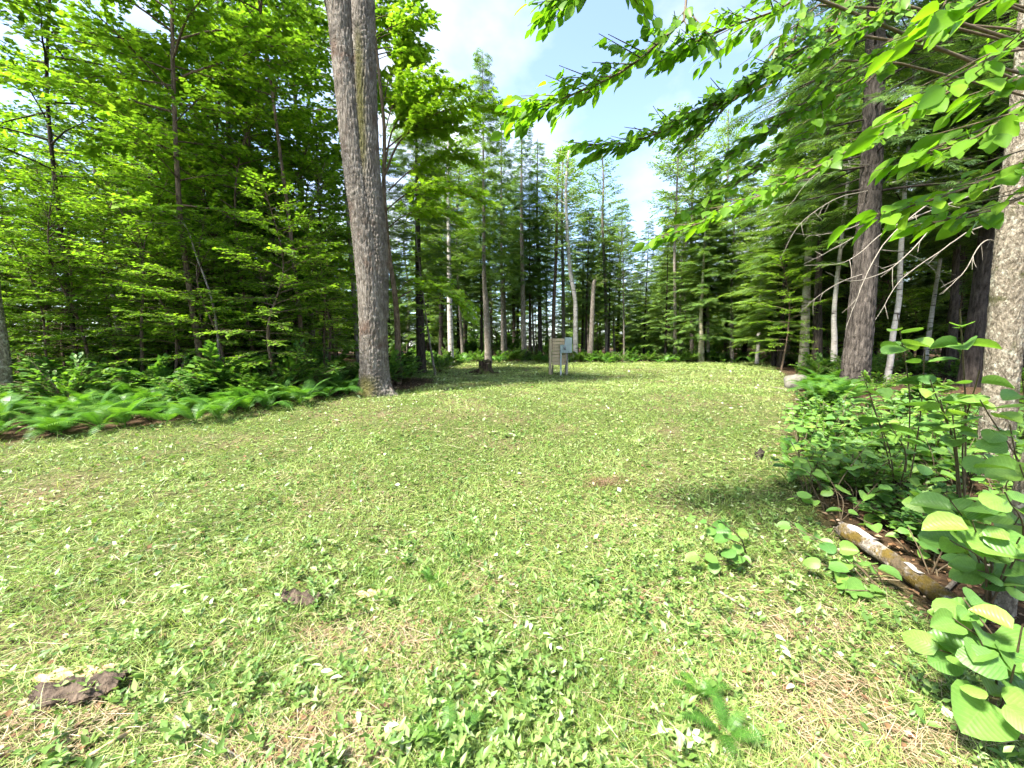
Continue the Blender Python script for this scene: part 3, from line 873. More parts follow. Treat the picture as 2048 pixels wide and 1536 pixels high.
arching_maple()
key_tree('hemlock_tree', 'dark-stemmed hemlock behind the arching maple, short of the stump', [(843, 748), (840, 640), (836, 500)], 20, 'bark_dark', 'needle',
         extra=[(0, .1, 3), (0, 0, 3.5)], seed=32, kind='con', z_from=0.24, nb=80, L=2.5, spray=0.36, twig_step=0.19, bare_dead=12, tint0=0.5)
key_tree('curved_sapling', 'thin curving sapling in front of the dark hemlock stem', [(872, 752), (862, 700), (850, 620), (840, 540), (832, 470)], 5, 'bark_grey', 'maple',
         extra=[(0, .1, 1)], seed=33, z_from=0.3, nb=20, L=1.2, leaf=0.11, elev=(0, .5), tint0=0.6)

# ------------------------------------------------------------------ stems one can tell apart along the far edge and on the right
FAR = 29.0
def far_tree(name, label, pts, w, bark, leafm, depth, extra, seed, **kw):
    return key_tree(name, label, pts, w, bark, leafm, depth=depth, extra=extra, seed=seed, **kw)


far_tree('white_birch_tree', 'white birch stem left of the dark stump', [(902, 705), (899, 600), (898, 500)], 13, 'bark_birch', 'birchleaf', 21, [(0, .1, 4), (.2, .1, 4)], 41, z_from=0.42, nb=34, L=2.2, tmpl=T_DIA, leaf=0.15, twig_step=.22, leaf_step=.11)
far_tree('grey_fir_tree', 'stout grey stem standing right behind the dark stump', [(977, 725), (972, 610), (968, 540)], 14, 'bark_grey', 'needle', 24, [(0, .1, 5), (0, 0, 7)], 42, kind='con', z_from=0.36, nb=80, L=2.5, spray=.42, twig_step=.22)
far_tree('grey_fir_tree', 'thin grey stem between the stout one and the tall spruce', [(1006, 715), (1004, 560), (1003, 480)], 8, 'bark_grey', 'needle', 28, [(0, 0, 5), (0, 0, 4)], 43, kind='con', z_from=0.4, nb=60, L=1.8, spray=.42, twig_step=.22)
far_tree('tall_spruce_tree', 'tallest pointed spruce against the sky, bare grey lower stem', [(1049, 720), (1046, 600), (1043, 440)], 11, 'bark_grey', 'needle', 27, [(0, 0, 3.5), (0, 0, 3.0)], 44, kind='con', z_from=0.42, nb=120, L=2.0, spray=.38, twig_step=.2, pointed=1.25)
far_tree('dark_fir_tree', 'dark straight stem left of the wooden service post', [(1081, 720), (1078, 560), (1074, 450)], 9, 'bark_dark', 'needle', 30, [(0, 0, 3), (0, 0, 3)], 45, kind='con', z_from=0.45, nb=60, L=1.9, spray=.42, twig_step=.22)
far_tree('dark_fir_tree', 'brown stem rising right behind the wooden service post', [(1106, 720), (1108, 600), (1113, 500)], 9, 'bark_brown', 'birchleaf', 29, [(0, 0, 4), (.2, 0, 3)], 46, z_from=0.5, nb=40, L=2.0, tmpl=T_DIA, leaf=.17, twig_step=.24, leaf_step=.12)
far_tree('white_birch_tree', 'kinked white birch right of the wooden service post', [(1151, 722), (1151, 650), (1150, 600), (1141, 545), (1137, 500), (1134, 450)], 11, 'bark_birch', 'birchleaf', 27, [(-.1, 0, 2.5), (.2, 0, 2.5)], 47, z_from=0.5, nb=40, L=2.0, tmpl=T_DIA, leaf=.16, twig_step=.22, leaf_step=.11, taper=.4)
far_tree('broken_tree', 'pale brown snag with a broken forked top right of the kinked birch', [(1181, 722), (1184, 650), (1187, 575)], 12, 'bark_grey', 'birchleaf', 27, [(.1, 0, .5)], 48, z_from=0.86, nb=5, L=1.3, tmpl=T_DIA, leaf=.06, elev=(.9, 1.1), taper=.5)
far_tree('hardwood_tree', 'tall thin hardwood crown just right of the snag against the sky', [(1215, 720), (1210, 560), (1205, 450)], 8, 'bark_grey', 'birchleaf', 30, [(0, 0, 3), (-.2, 0, 2.5)], 49, z_from=0.4, nb=50, L=2.2, tmpl=T_DIA, leaf=.16, twig_step=.22, leaf_step=.12, tint0=.55)
far_tree('hardwood_tree', 'tall thin hardwood crown above the kinked white birch', [(1128, 720), (1126, 560), (1124, 450)], 8, 'bark_grey', 'birchleaf', 31, [(0, 0, 3.5), (0, 0, 2.2)], 50, z_from=0.4, nb=56, L=2.0, tmpl=T_DIA, leaf=.16, twig_step=.22, leaf_step=.12, tint0=.6)
far_tree('slim_fir_tree', 'slim grey stem at the clearing edge right of the middle', [(1351, 722), (1350, 620), (1349, 500)], 9, 'bark_grey', 'birchleaf', 27, [(0, 0, 4), (0, 0, 5)], 51, z_from=0.5, nb=52, L=2.4, tmpl=T_DIA, leaf=.16, twig_step=.22, leaf_step=.12)
far_tree('grey_snag_tree', 'stout pale stem with frayed bark, left of a thin twin stem', [(1403, 728), (1403, 680), (1402, 635)], 14, 'bark_ybirch', 'needle', 26, [(0, 0, 3), (0, 0, 6)], 52, kind='con', z_from=0.2, nb=80, L=2.5, spray=.4, twig_step=.21, tint0=.65)
far_tree('thin_fir_tree', 'thin pale stem touching the stout one with frayed bark', [(1417, 728), (1416, 640), (1415, 560)], 7, 'bark_grey', 'needle', 26.5, [(0, 0, 3), (0, 0, 3)], 53, kind='con', z_from=0.3, nb=50, L=2.0, spray=.4, twig_step=.22)
far_tree('slim_fir_tree', 'slim grey stem under low hemlock boughs right of the twin stems', [(1466, 728), (1464, 640), (1463, 560)], 8, 'bark_grey', 'needle', 26, [(0, 0, 3), (0, 0, 6)], 54, kind='con', z_from=0.26, nb=80, L=2.6, spray=.4, twig_step=.21, tint0=.62)
far_tree('pale_birch_tree', 'pale birch stem standing alone at the right back of the clearing', [(1515, 728), (1517, 680), (1520, 600)], 10, 'bark_birch', 'birchleaf', 24, [(.1, 0, 4), (.2, 0, 4)], 55, z_from=0.5, nb=40, L=2.2, tmpl=T_DIA, leaf=.15, twig_step=.22, leaf_step=.11)
far_tree('leaning_tree', 'short leaning grey stem behind the ferns at right', [(1572, 716), (1580, 670), (1586, 620)], 9, 'bark_grey', 'maple', 24, [(.3, 0, 2.5), (.3, 0, 2)], 56, z_from=0.45, nb=34, L=1.9, leaf=.14)
far_tree('hazy_hardwood_tree', 'pale airy hardwood crown against the sky right of the gap', [(1385, 720), (1384, 560), (1383, 450)], 9, 'bark_grey', 'birchleaf', 31, [(0, 0, 4), (.2, 0, 3.4)], 57, z_from=0.42, nb=64, L=2.6, tmpl=T_DIA, leaf=.16, twig_step=.21, leaf_step=.12, tint0=.62)
far_tree('hazy_hardwood_tree', 'airy pale hardwood crown farther right, half hidden by overhanging leaves', [(1452, 720), (1452, 560), (1450, 450)], 9, 'bark_grey', 'birchleaf', 32, [(0, 0, 4), (-.2, 0, 4.5)], 58, z_from=0.42, nb=64, L=2.6, tmpl=T_DIA, leaf=.16, twig_step=.21, leaf_step=.12, tint0=.62)

key_tree('yellow_birch_tree', 'pale yellow birch trunk left of a dark twin trunk', [(1607, 738), (1610, 660), (1614, 560), (1620, 440)], 24, 'bark_ybirch', 'birchleaf', extra=[(.1, .1, 3.5), (.2, .1, 4)], seed=61, z_from=0.45, nb=36, L=2.6, tmpl=T_DIA, leaf=.13, twig_step=.2, flare=.2, seg=14)
key_tree('dark_hemlock_tree', 'dark hemlock trunk pressed against the yellow birch', [(1634, 742), (1635, 660), (1637, 560)], 26, 'bark_dark', 'needle', extra=[(0, .1, 5), (0, 0, 6)], seed=62, kind='con', z_from=0.24, nb=90, L=3.0, spray=.38, twig_step=.19, tint0=.6)
key_tree('grey_birch_tree', 'pale grey stem between the dark twin and the big hemlock', [(1668, 745), (1669, 680), (1670, 600)], 17, 'bark_birch', 'birchleaf', extra=[(.2, .1, 4), (.2, .2, 4)], seed=63, z_from=0.5, nb=30, L=2.2, tmpl=T_DIA, leaf=.13)


def big_hemlock():
    base = ground_at(1712, 778); d = base[1]
    rng = np.random.default_rng(64)
    t = thing('big_hemlock_tree', 'largest dark furrowed hemlock trunk on the right with drooping dark boughs', 'tree', tuple(base))
    k = d / F_PX * wide_cos(1715)
    pts = [(1708, 790, 68), (1712, 740, 62), (1722, 640, 56), (1733, 500, 50), (1740, 400, 45), (1745, 300, 42), (1750, 150, 38), (1752, 0, 34), (1756, -300, 26), (1760, -700, 8)]
    P = [at(a, b, d) - base for a, b, _ in pts]; W = [0.5 * c * k for _, _, c in pts]
    C = spline(P, 300); r = np.interp(np.linspace(0, len(P) - 1, 300), np.arange(len(P)), W)
    wood = MB(); V, F = tube(C, r, 90, wob=0.05, rng=rng)
    V = V + nrm(V - np.repeat(C, 90, 0)) * (.026 * bark_relief(rng, 20, 2 * np.pi * r[60], .065, .42, 90, 300, .4) - .014)[:, None]
    wood.add(V, F, 0.15)
    trunk = obj('trunk', wood.mesh('trunk', M['bark_hemlock'], True), t)
    wood2, leaves = MB(), MB()
    pf = path_fn(C); nb = 110
    ts = np.linspace(0.30, 0.98, nb); az = np.arange(nb) * 2.399 + rng.normal(0, .4, nb)
    dirs = np.stack([np.sin(az), np.cos(az), np.zeros(nb)], -1)
    lens = 3.7 * (1 - 0.70 * (ts - .3) / .7) * rng.uniform(.55, 1.1, nb)
    foliage_branches(rng, pf(ts), dirs, lens, rng.normal(0.05, .12, nb), np.full(nb, .20), wood2, leaves, T_SPRAY, 0.30, 0.13, 0.36, 0.16, s0=.25,
                     normal_jit=.25, leaf_fwd=.5, twig_elev=-.12, leaf_droop=.25, tint0=.38, tint_jit=.16)
    obj('boughs', wood2.mesh('boughs', M['bark_dark'], True), t)
    obj('crown', leaves.mesh('crown', M['needle']), t)
    return t, base, d


HEM, HB, HD = big_hemlock()


def bare_branch(parent, org, p, r0, rng, tw=8):
    C = spline([at(a, b, c) - org for a, b, c in p], 24)
    C[1:] += np.cumsum(rng.normal(0, .003, (23, 3)), 0)
    mb = MB(); mb.add(*tube(C, np.linspace(r0, .002, 24), 5), 0.3)
    for k in range(tw):
        i = int(rng.integers(6, 22)); dd = nrm(C[i + 1] - C[i]); dd = nrm(dd + rng.normal(0, .45, 3) * np.array([1, .6, .8]))
        L = rng.uniform(.12, .45) * (r0 / .012)
        C2 = np.array([C[i], C[i] + dd * L * .5, C[i] + dd * L + rng.normal(0, .05, 3) * L])
        mb.add(*tube(spline(C2, 6), np.linspace(r0 * .35, .0015, 6), 4), .3)
    obj('dead_branch', mb.mesh('dead_branch', M['twig_pale'], True), parent)


def dead_branches():
    """bare twigs left on the lower stem of the hemlock"""
    rng = np.random.default_rng(65)
    for p in ([(1738, 455, 10.3), (1700, 480, 10.0), (1650, 508, 9.7), (1608, 530, 9.5)],
              [(1740, 440, 10.3), (1680, 462, 9.9), (1610, 470, 9.6), (1545, 452, 9.4)],
              [(1735, 545, 10.3), (1690, 560, 10.0), (1640, 590, 9.7), (1600, 625, 9.5)],
              [(1742, 380, 10.3), (1670, 400, 9.9), (1600, 450, 9.6), (1560, 520, 9.4)],
              [(1765, 420, 10.3), (1830, 410, 9.9), (1900, 430, 9.7), (1950, 470, 9.5)],
              [(1762, 500, 10.3), (1810, 505, 10.0), (1860, 530, 9.8), (1890, 570, 9.7)],
              [(1745, 330, 10.3), (1680, 330, 9.9), (1620, 360, 9.6), (1570, 430, 9.4)]):
        bare_branch(HEM, HB, p, .013, rng)


dead_branches()
key_tree('pinkish_birch_tree', 'slim kinked pinkish-white birch right of the big hemlock', [(1771, 772), (1781, 720), (1786, 670), (1798, 600), (1801, 520), (1806, 440), (1812, 350)], 16, 'bark_birch', 'birchleaf',
         extra=[(.1, .1, 3)], seed=66, z_from=0.6, nb=24, L=1.8, tmpl=T_DIA, leaf=.12, taper=.5)
key_tree('white_birch_tree', 'bright white birch leaning right in the shade at right', [(1852, 715), (1862, 640), (1874, 560), (1884, 500)], 13, 'bark_birch', 'birchleaf',
         depth=15, extra=[(.3, .1, 3), (.3, .1, 3)], seed=67, z_from=0.5, nb=26, L=2.0, tmpl=T_DIA, leaf=.14)
key_tree('dark_hemlock_tree', 'dark trunk right of the leaning white birch', [(1905, 740), (1908, 640), (1914, 500)], 25, 'bark_dark', 'needle', depth=12.5, extra=[(.1, .1, 5), (0, 0, 5)], seed=68, kind='con', z_from=.28, nb=90, L=3.0, spray=.36, twig_step=.19, tint0=.4)
key_tree('dark_hemlock_tree', 'dark trunk partly behind the pale trunk at the right edge', [(1962, 760), (1966, 640), (1972, 480)], 32, 'bark_dark', 'needle', depth=10.5, extra=[(.1, .1, 5), (0, 0, 5)], seed=69, kind='con', z_from=.3, nb=90, L=3.0, spray=.36, twig_step=.19, tint0=.4)


def pale_tree():
    base = ground_at(1988, 952); d = base[1]
    t = thing('pale_maple_tree', 'thick pale lichen-mottled trunk at the right picture edge behind the shrubs', 'tree', tuple(base))
    rng = np.random.default_rng(70); k = d / F_PX * wide_cos(2000)
    pts = [(1986, 970, 88), (1990, 900, 80), (1998, 800, 76), (2012, 640, 76), (2026, 480, 74), (2040, 340, 72), (2056, 180, 66), (2080, -100, 58), (2110, -500, 40), (2130, -900, 12)]
    P = [at(a, b, d) - base for a, b, _ in pts]; W = [0.5 * c * k for _, _, c in pts]
    C = spline(P, 330); r = np.interp(np.linspace(0, len(P) - 1, 330), np.arange(len(P)), W)
    V, F = tube(C, r, 110, wob=.04, rng=rng)
    V = V + nrm(V - np.repeat(C, 110, 0)) * (.012 * bark_relief(rng, 11, 2 * np.pi * r[100], .030, .075, 110, 330, .4) - .006)[:, None]
    obj('trunk', MB().add(V, F, .15).mesh('trunk', M['bark_pale'], True), t)
    w, l = MB(), MB(); pf = path_fn(C); nb = 26
    ts = np.linspace(.55, .98, nb); az = rng.uniform(0.2, 3.4, nb)
    foliage_branches(rng, pf(ts), np.stack([np.sin(az), np.cos(az), 0 * az], -1), rng.uniform(1.2, 2.8, nb), rng.uniform(.2, .9, nb), np.full(nb, .15), w, l, T_DIA, .12, .2, .4, .11)
    obj('limbs', w.mesh('limbs', M['bark_grey'], True), t); obj('crown', l.mesh('crown', M['maple']), t)
    for p in ([(2032, 395, 4.8), (1960, 420, 4.5), (1880, 445, 4.3), (1820, 510, 4.1), (1770, 548, 4.0), (1700, 567, 3.9), (1652, 548, 3.8)],
              [(2030, 430, 4.8), (1940, 460, 4.5), (1880, 500, 4.3), (1800, 555, 4.1), (1740, 640, 3.9)],
              [(2034, 360, 4.8), (1900, 405, 4.4), (1780, 455, 4.2), (1700, 520, 4.0), (1610, 532, 3.9)],
              [(2024, 500, 4.8), (1970, 480, 4.6), (1930, 540, 4.5), (1880, 590, 4.4)],
              [(2034, 340, 4.8), (1920, 370, 4.5), (1800, 450, 4.2), (1745, 520, 4.1), (1710, 600, 4.0), (1690, 660, 3.9)]):
        bare_branch(t, base, p, .009, rng, 6)


pale_tree()

# ------------------------------------------------------------------ the depth of the wood
PLACES = ['near the tan edge trunk', 'between edge trunk and bright maple', 'near the slim brown stem', 'near the big forked trunk', 'near the white birch by the stump',
          'near the stump', 'near the tall spruce', 'behind the service post', 'behind the snag', 'left of the slim grey stem', 'behind the twin stems', 'by the lone pale birch',
          'by the yellow birch', 'by the big hemlock', 'by the pale edge trunk']


def fill_wood():
    rng = np.random.default_rng(77)
    placed = [(BIG[0], BIG[1])]
    def free(x, y, dmin):
        return all((x - a) ** 2 + (y - b) ** 2 > dmin * dmin for a, b in placed)
    def go(n, xr, yr, kinds, dmin, label, group, sc, cond=None):
        c = 0
        for _ in range(n * 30):
            if c >= n: break
            x = rng.uniform(*xr); y = rng.uniform(*yr)
            if not is_wood(x, y) or not free(x, y, dmin): continue
            if abs(x) > 1.35 * y + 2: continue
            if cond is not None and not cond(x, y): continue
            kd = kinds[int(rng.integers(len(kinds)))]
            nm = {'con': 'fir_tree', 'hem': 'hemlock_tree', 'dec': 'hardwood_tree', 'map': 'understory_maple_tree'}[kd]
            s = rng.uniform(*sc)
            # the skyline of the far edge falls to the right of the tall spruce
            if kd in ('con', 'hem', 'dec') and y > 26:
                px = 1024 + x / y * F_PX
                top = np.interp(px, [300, 700, 900, 960, 1040, 1090, 1200, 1290, 1310, 1420, 1550, 1700], [80, 120, 235, 300, 330, 375, 395, 445, 400, 330, 260, 150])
                Hm = {'con': 17, 'hem': 14, 'dec': 17}[kd]
                s = min(s, max(0.45, ((691 - top) / F_PX * y + 1.1) / Hm * rng.uniform(.82, 1.0)))
            px = 1024 + x / y * F_PX
            size = 'small ' if s < sc[0] + .33 * (sc[1] - sc[0]) else ('tall ' if s > sc[0] + .67 * (sc[1] - sc[0]) else 'mid-sized ')
            place = PLACES[int(np.searchsorted([160, 380, 600, 860, 960, 1045, 1115, 1180, 1300, 1400, 1515, 1630, 1720, 1860], px))] + (', deep inside' if y > 45 else '')
            plant_variant(nm, size + label[kd] + ' ' + place, kd, x, y, s, rng.uniform(0, 6.28), group[kd], sxy=rng.uniform(.9, 1.25))
            placed.append((x, y)); c += 1
    L1 = dict(con='dark conifer of the far wood', hem='low-boughed hemlock of the far wood', dec='slender hardwood of the far wood', map='leafy young maple of the far wood')
    G1 = dict(con='conifers of the far wood', hem='hemlocks of the far wood', dec='hardwoods of the far wood', map='young maples of the far wood')
    go(16, (-6, 24), (27.5, 31), ['dec', 'hem', 'dec', 'con'], 1.7, L1, G1, (.8, 1.05))
    go(46, (-34, 44), (29, 40), ['con', 'hem', 'dec', 'dec', 'dec'], 1.9, L1, G1, (.8, 1.1))
    go(46, (-50, 60), (38, 60), ['con', 'hem', 'hem'], 2.4, L1, G1, (.85, 1.2))
    go(60, (-85, 95), (58, 85), ['hem', 'hem', 'con'], 2.6, L1, G1, (.9, 1.25))
    go(16, (8, 30), (34, 60), ['hem'], 1.6, L1, G1, (.7, 1.0))
    go(44, (-110, 130), (85, 120), ['hem'], 3.0, L1, G1, (1.1, 1.5))
    go(34, (-34, 44), (29, 44), ['map'], 1.3, L1, G1, (.4, .9))
    L2 = dict(con='dark conifer behind the fern bed', hem='low-boughed hemlock behind the fern bed', dec='slender hardwood behind the fern bed', map='understory maple behind the fern bed')
    G2 = dict(con='conifers of the left wood', hem='hemlocks of the left wood', dec='hardwoods of the left wood', map='young maples of the left wood')
    go(15, (-24, -4.0), (9.4, 15), ['map'], 1.3, L2, G2, (.6, 1.15))
    go(7, (-24, -7), (11, 16.5), ['hem', 'con'], 1.8, L2, G2, (.5, .75))
    go(26, (-16, -4.6), (8.0, 11.5), ['map'], .75, L2, G2, (.34, .72))
    go(22, (-34, -10.5), (15, 28), ['hem', 'map', 'dec', 'map'], 1.6, L2, G2, (.6, 1.0))
    go(5, (-24, -6), (10, 16.5), ['dec'], 1.8, L2, G2, (.8, 1.0))
    L3 = dict(con='dark conifer of the shaded right wood', hem='low-boughed hemlock of the shaded right wood', dec='slender hardwood of the shaded right wood', map='leafy young maple of the shaded right wood')
    G3 = dict(con='conifers of the right wood', hem='hemlocks of the right wood', dec='hardwoods of the right wood', map='young maples of the right wood')
    rc = lambda x, y: y > 20 or 1024 + x / y * F_PX > 1790
    go(13, (9, 34), (10, 27), ['con', 'hem', 'con'], 2.0, L3, G3, (.8, 1.15), rc)
    go(14, (9, 30), (11, 26), ['map'], 1.6, L3, G3, (.35, .7), lambda x, y: y > 16)
    go(12, (10, 26), (20, 28), ['hem'], 1.5, L3, G3, (.6, 1.0))


fill_wood()


# ------------------------------------------------------------------ leaves as single pieces
def broad_leaf_mesh(name, mat, wide=0.46, tint=0.5, cup=0.10, droop=0.16, heart=0.10, tip=0.75, pw=0.62):
    us = np.array([-1, -.55, 0, .55, 1.0]); vs = np.array([0, .12, .30, .52, .74, .90, 1.0])
    V = []
    for v in vs:
        w = wide * (math.sin(math.pi * min(1, max(0, v)) ** tip)) ** pw if 0 < v < 1 else 0.0
        for u in us:
            x = u * w
            y = v - heart * abs(u) * (1 - v) ** 4 * (1 if v > 0 else 0)
            z = cup * abs(u) ** 1.5 * w * 2 - droop * v * v + 0.012 * math.sin(v * 19) * abs(u)
            V.append((x, y, z))
    F = []
    for i in range(len(vs) - 1):
        for j in range(4):
            a = i * 5 + j
            if i == 0: F.append((a, a + 6, a + 5) if j < 4 else None)
            elif i == len(vs) - 2: F.append((a, a + 1, a + 6))
            else: F.append((a, a + 1, a + 6, a + 5))
    mb = MB()
    tri = np.array([f for f in F if len(f) == 3]); quad = np.array([f for f in F if len(f) == 4])
    me = bpy.data.meshes.new(name)
    me.from_pydata(V, [], [list(map(int, f)) for f in F])
    a = me.attributes.new('tint', 'FLOAT', 'POINT'); a.data.foreach_set('value', np.full(len(V), tint, np.float32))
    me.polygons.foreach_set('use_smooth', np.ones(len(F), bool))
    me.materials.append(mat); me.update(); me.validate()
    return me


LEAF_HOB = [broad_leaf_mesh('hobblebush_leaf', M['hobble'], w_, t_, c_, d_, tip=p_) for w_, t_, c_, d_, p_ in
            ((.47, .40, .10, .10, .82), (.50, .55, .22, .20, .80), (.43, .62, -.10, .28, .86), (.52, .48, .30, .05, .78), (.46, .30, -.05, .38, .84), (.40, .70, .38, .15, .9))]
LEAF_BEE = [broad_leaf_mesh('beech_leaf', M['beech'], 0.25 + .03 * i, 0.45 + .1 * i, .14, .12 + .06 * i, heart=0.0, tip=.9, pw=.85) for i in range(3)]


def leaf_objects(parent, pos, d, nn, sc, meshes, rng, name='leaf'):
    Rm = frames(np.asarray(d, float), np.asarray(nn, float))
    for i in range(len(pos)):
        m = Matrix(Rm[i].tolist())
        o = bpy.data.objects.new(name, meshes[int(rng.integers(len(meshes)))])
        o.location = pos[i]; o.rotation_euler = m.to_euler(); o.scale = (sc[i],) * 3
        COL.objects.link(o); o.parent = parent


# ------------------------------------------------------------------ beech boughs hanging in from the right
def in_view(p):
    q = p - np.array([0, 0, CAM_H])
    yy = q[:, 1] * CP - q[:, 2] * SP; zz = q[:, 1] * SP + q[:, 2] * CP
    px = 1024 + q[:, 0] / np.maximum(yy, .05) * F_PX; py = 768 - zz / np.maximum(yy, .05) * F_PX
    return (yy > .2) & (px > -30) & (px < 2078) & (py > -30) & (py < 1566), yy


def bough_tree(name, label, foot, trunk, r0, bark, boughs, start_z, seed, leaf, twig_step, twig_len, leaf_step, n_single=300, leafmat='beech'):
    rng = np.random.default_rng(seed)
    base = np.array([foot[0], foot[1], float(gz(*foot))])
    t = thing(name, label, 'tree', tuple(base))
    C = spline(trunk, 30)
    w = MB(); w.add(*tube(C, np.linspace(r0, r0 * .5, 30) * (1 + .35 * np.exp(-np.linspace(0, 22, 30))), 16, wob=.04, rng=rng), .15)
    obj('trunk', w.mesh('trunk', M[bark], True), t)
    pf = path_fn(C)
    wood, far = MB(), MB()
    E = []
    for k, b in enumerate(boughs):
        P = [at(*q) - base for q in b]
        zt = min(max((P[0][2] - .25 * np.linalg.norm(P[0][:2])), start_z) / C[-1][2], .97)
        E.append([pf(zt)] + P)
    pos, d, nn, sc, ti = foliage_branches(rng, None, None, [1] * len(E), None, None, wood, None, T_OVAL, leaf, twig_step, twig_len, leaf_step,
                                          explicit=E, r_k=.0019, s0=.34, normal_jit=.45, leaf_droop=.30, leaf_fwd=.9, seg=6, elev_jit=.07, twig_elev=-.08)
    vis, dep = in_view(pos + base)
    size = np.where(vis, sc / dep, 0)
    order = np.argsort(-size)
    a, b = order[:n_single], order[n_single:]
    obj('boughs', wood.mesh('boughs', M['stem'], True), t)
    leaf_objects(t, pos[a], d[a], nn[a], sc[a], LEAF_BEE, rng)
    V, F = scatter(T_OVAL[0], T_OVAL[1], pos[b], frames(d[b], nn[b]), sc[b])
    o = obj('foliage', MB().add(V, F, np.repeat(np.clip(ti[b], .05, .8), len(T_OVAL[0]))).mesh('foliage', M[leafmat]), t)
    o['kind'] = 'stuff'
    return t


bough_tree('overhanging_beech_tree', 'beech reaching in from beyond the right edge, leafy boughs against the sky', (5.6, 3.0),
           [(0, 0, -.1), (.05, .05, 2.5), (0, .1, 5), (.1, .1, 7.5)], .16, 'bark_grey',
           [[(1520, -70, 3.0), (1360, 50, 2.85), (1250, 140, 2.75), (1130, 195, 2.7), (1062, 222, 2.7)],
            [(1700, 60, 3.1), (1500, 165, 2.95), (1370, 240, 2.85), (1270, 282, 2.75), (1172, 290, 2.7)],
            [(1330, -120, 2.6), (1220, -60, 2.5), (1118, 2, 2.5)],
            [(1820, -40, 3.1), (1650, 70, 2.95), (1500, 170, 2.85), (1380, 290, 2.8)],
            [(1900, 40, 3.2), (1740, 160, 3.05), (1600, 285, 2.95), (1480, 362, 2.9), (1390, 425, 2.9)],
            [(2100, 80, 2.8), (1850, 222, 2.65), (1700, 300, 2.6), (1560, 372, 2.55), (1440, 430, 2.5), (1325, 475, 2.5)],
            [(1740, -80, 2.9), (1580, 10, 2.8), (1440, 60, 2.75), (1345, 108, 2.7)],
            [(1720, 10, 3.1), (1570, 115, 2.95), (1470, 190, 2.9), (1385, 232, 2.85)],
            [(1760, 120, 3.1), (1620, 215, 3.0), (1520, 275, 2.95), (1430, 345, 2.9)],
            [(1920, -60, 2.9), (1770, 35, 2.8), (1650, 95, 2.7), (1560, 160, 2.65)],
            [(2000, -30, 3.0), (1850, 60, 2.9), (1700, 160, 2.8), (1560, 230, 2.75)]],
           2.6, 81, .092, .20, .20, .042, 300)
bough_tree('young_beech_tree', 'young grey beech stem at the lower right edge with big leaves hanging in above', (2.98, 2.28),
           [(0, 0, -.1), (.06, .0, .6), (.25, .05, 1.5), (.45, .1, 2.6), (.5, .1, 3.8)], .062, 'bark_pale',
           [[(2230, 20, 1.6), (2040, 80, 1.5), (1920, 170, 1.45), (1800, 238, 1.42)],
            [(2230, 160, 1.55), (2060, 215, 1.45), (1930, 285, 1.4), (1840, 310, 1.4)],
            [(2230, 260, 1.6), (2040, 335, 1.5), (1880, 395, 1.5), (1760, 428, 1.5)],
            [(2200, -80, 1.6), (1990, 0, 1.5), (1870, 45, 1.5)],
            [(2230, 330, 1.7), (2080, 380, 1.6), (1960, 430, 1.6), (1860, 440, 1.6)],
            [(2230, 100, 1.7), (2060, 150, 1.6), (1980, 190, 1.6)]],
           1.2, 82, .105, .15, .17, .075, 190)

# ------------------------------------------------------------------ hobblebush and other broad-leaved shrubs on the right
LOG_A, LOG_B = ground_at(1684, 1078), ground_at(1950, 1250)


def near_log(x, y):
    a, b = LOG_A[:2], LOG_B[:2]; p = np.array([x, y])
    t = np.clip(np.dot(p - a, b - a) / np.dot(b - a, b - a), 0, 1)
    return float(np.linalg.norm(p - a - t * (b - a)))


def hobblebush(label, base, tips, rng, leaf=.13, pairs=3, group=None, name='hobblebush', stem_r=.006, tilt=(0, -.2)):
    base = np.asarray(base, float)
    t = thing(name, label, 'shrub', tuple(base), group)
    P, D, N, S = [], [], [], []
    for tip in tips:
        tip = np.asarray(tip, float) - base
        mid = tip * np.array([.38, .38, .58]) + rng.normal(0, .03, 3)
        C = spline([(rng.normal(0, .03), rng.normal(0, .03), -.02), mid, tip], 14)
        obj('stem', MB().add(*tube(C, np.linspace(stem_r, stem_r * .45, 14), 5), .3).mesh('stem', M['stem'], True), t)
        L = np.linalg.norm(tip)
        for k in range(pairs):
            u = 1 - k * min(.24, .16 / max(L, .2)) - .01
            if u < .3: break
            i = min(12, int(u * 13)); p = C[i]; tg = nrm(C[i + 1] - C[i])
            a0 = rng.uniform(0, 6.28) if k == 0 else a0 + 1.57 + rng.normal(0, .2)
            for sd in (0, math.pi):
                h = np.array([math.cos(a0 + sd), math.sin(a0 + sd), 0])
                dd = nrm(h + .35 * tg * (1 if k == 0 else .4) + np.array([0, 0, rng.uniform(-.35, .1)]))
                sz = leaf * rng.uniform(.55, 1.18) * (.75 if k == 0 else 1.0)
                pet = p + dd * .02
                P.append(pet); D.append(dd); N.append(np.array([rng.normal(tilt[0], .25), rng.normal(tilt[1], .25), 1.0])); S.append(sz)
    leaf_objects(t, P, D, N, S, LEAF_HOB, rng)
    return t


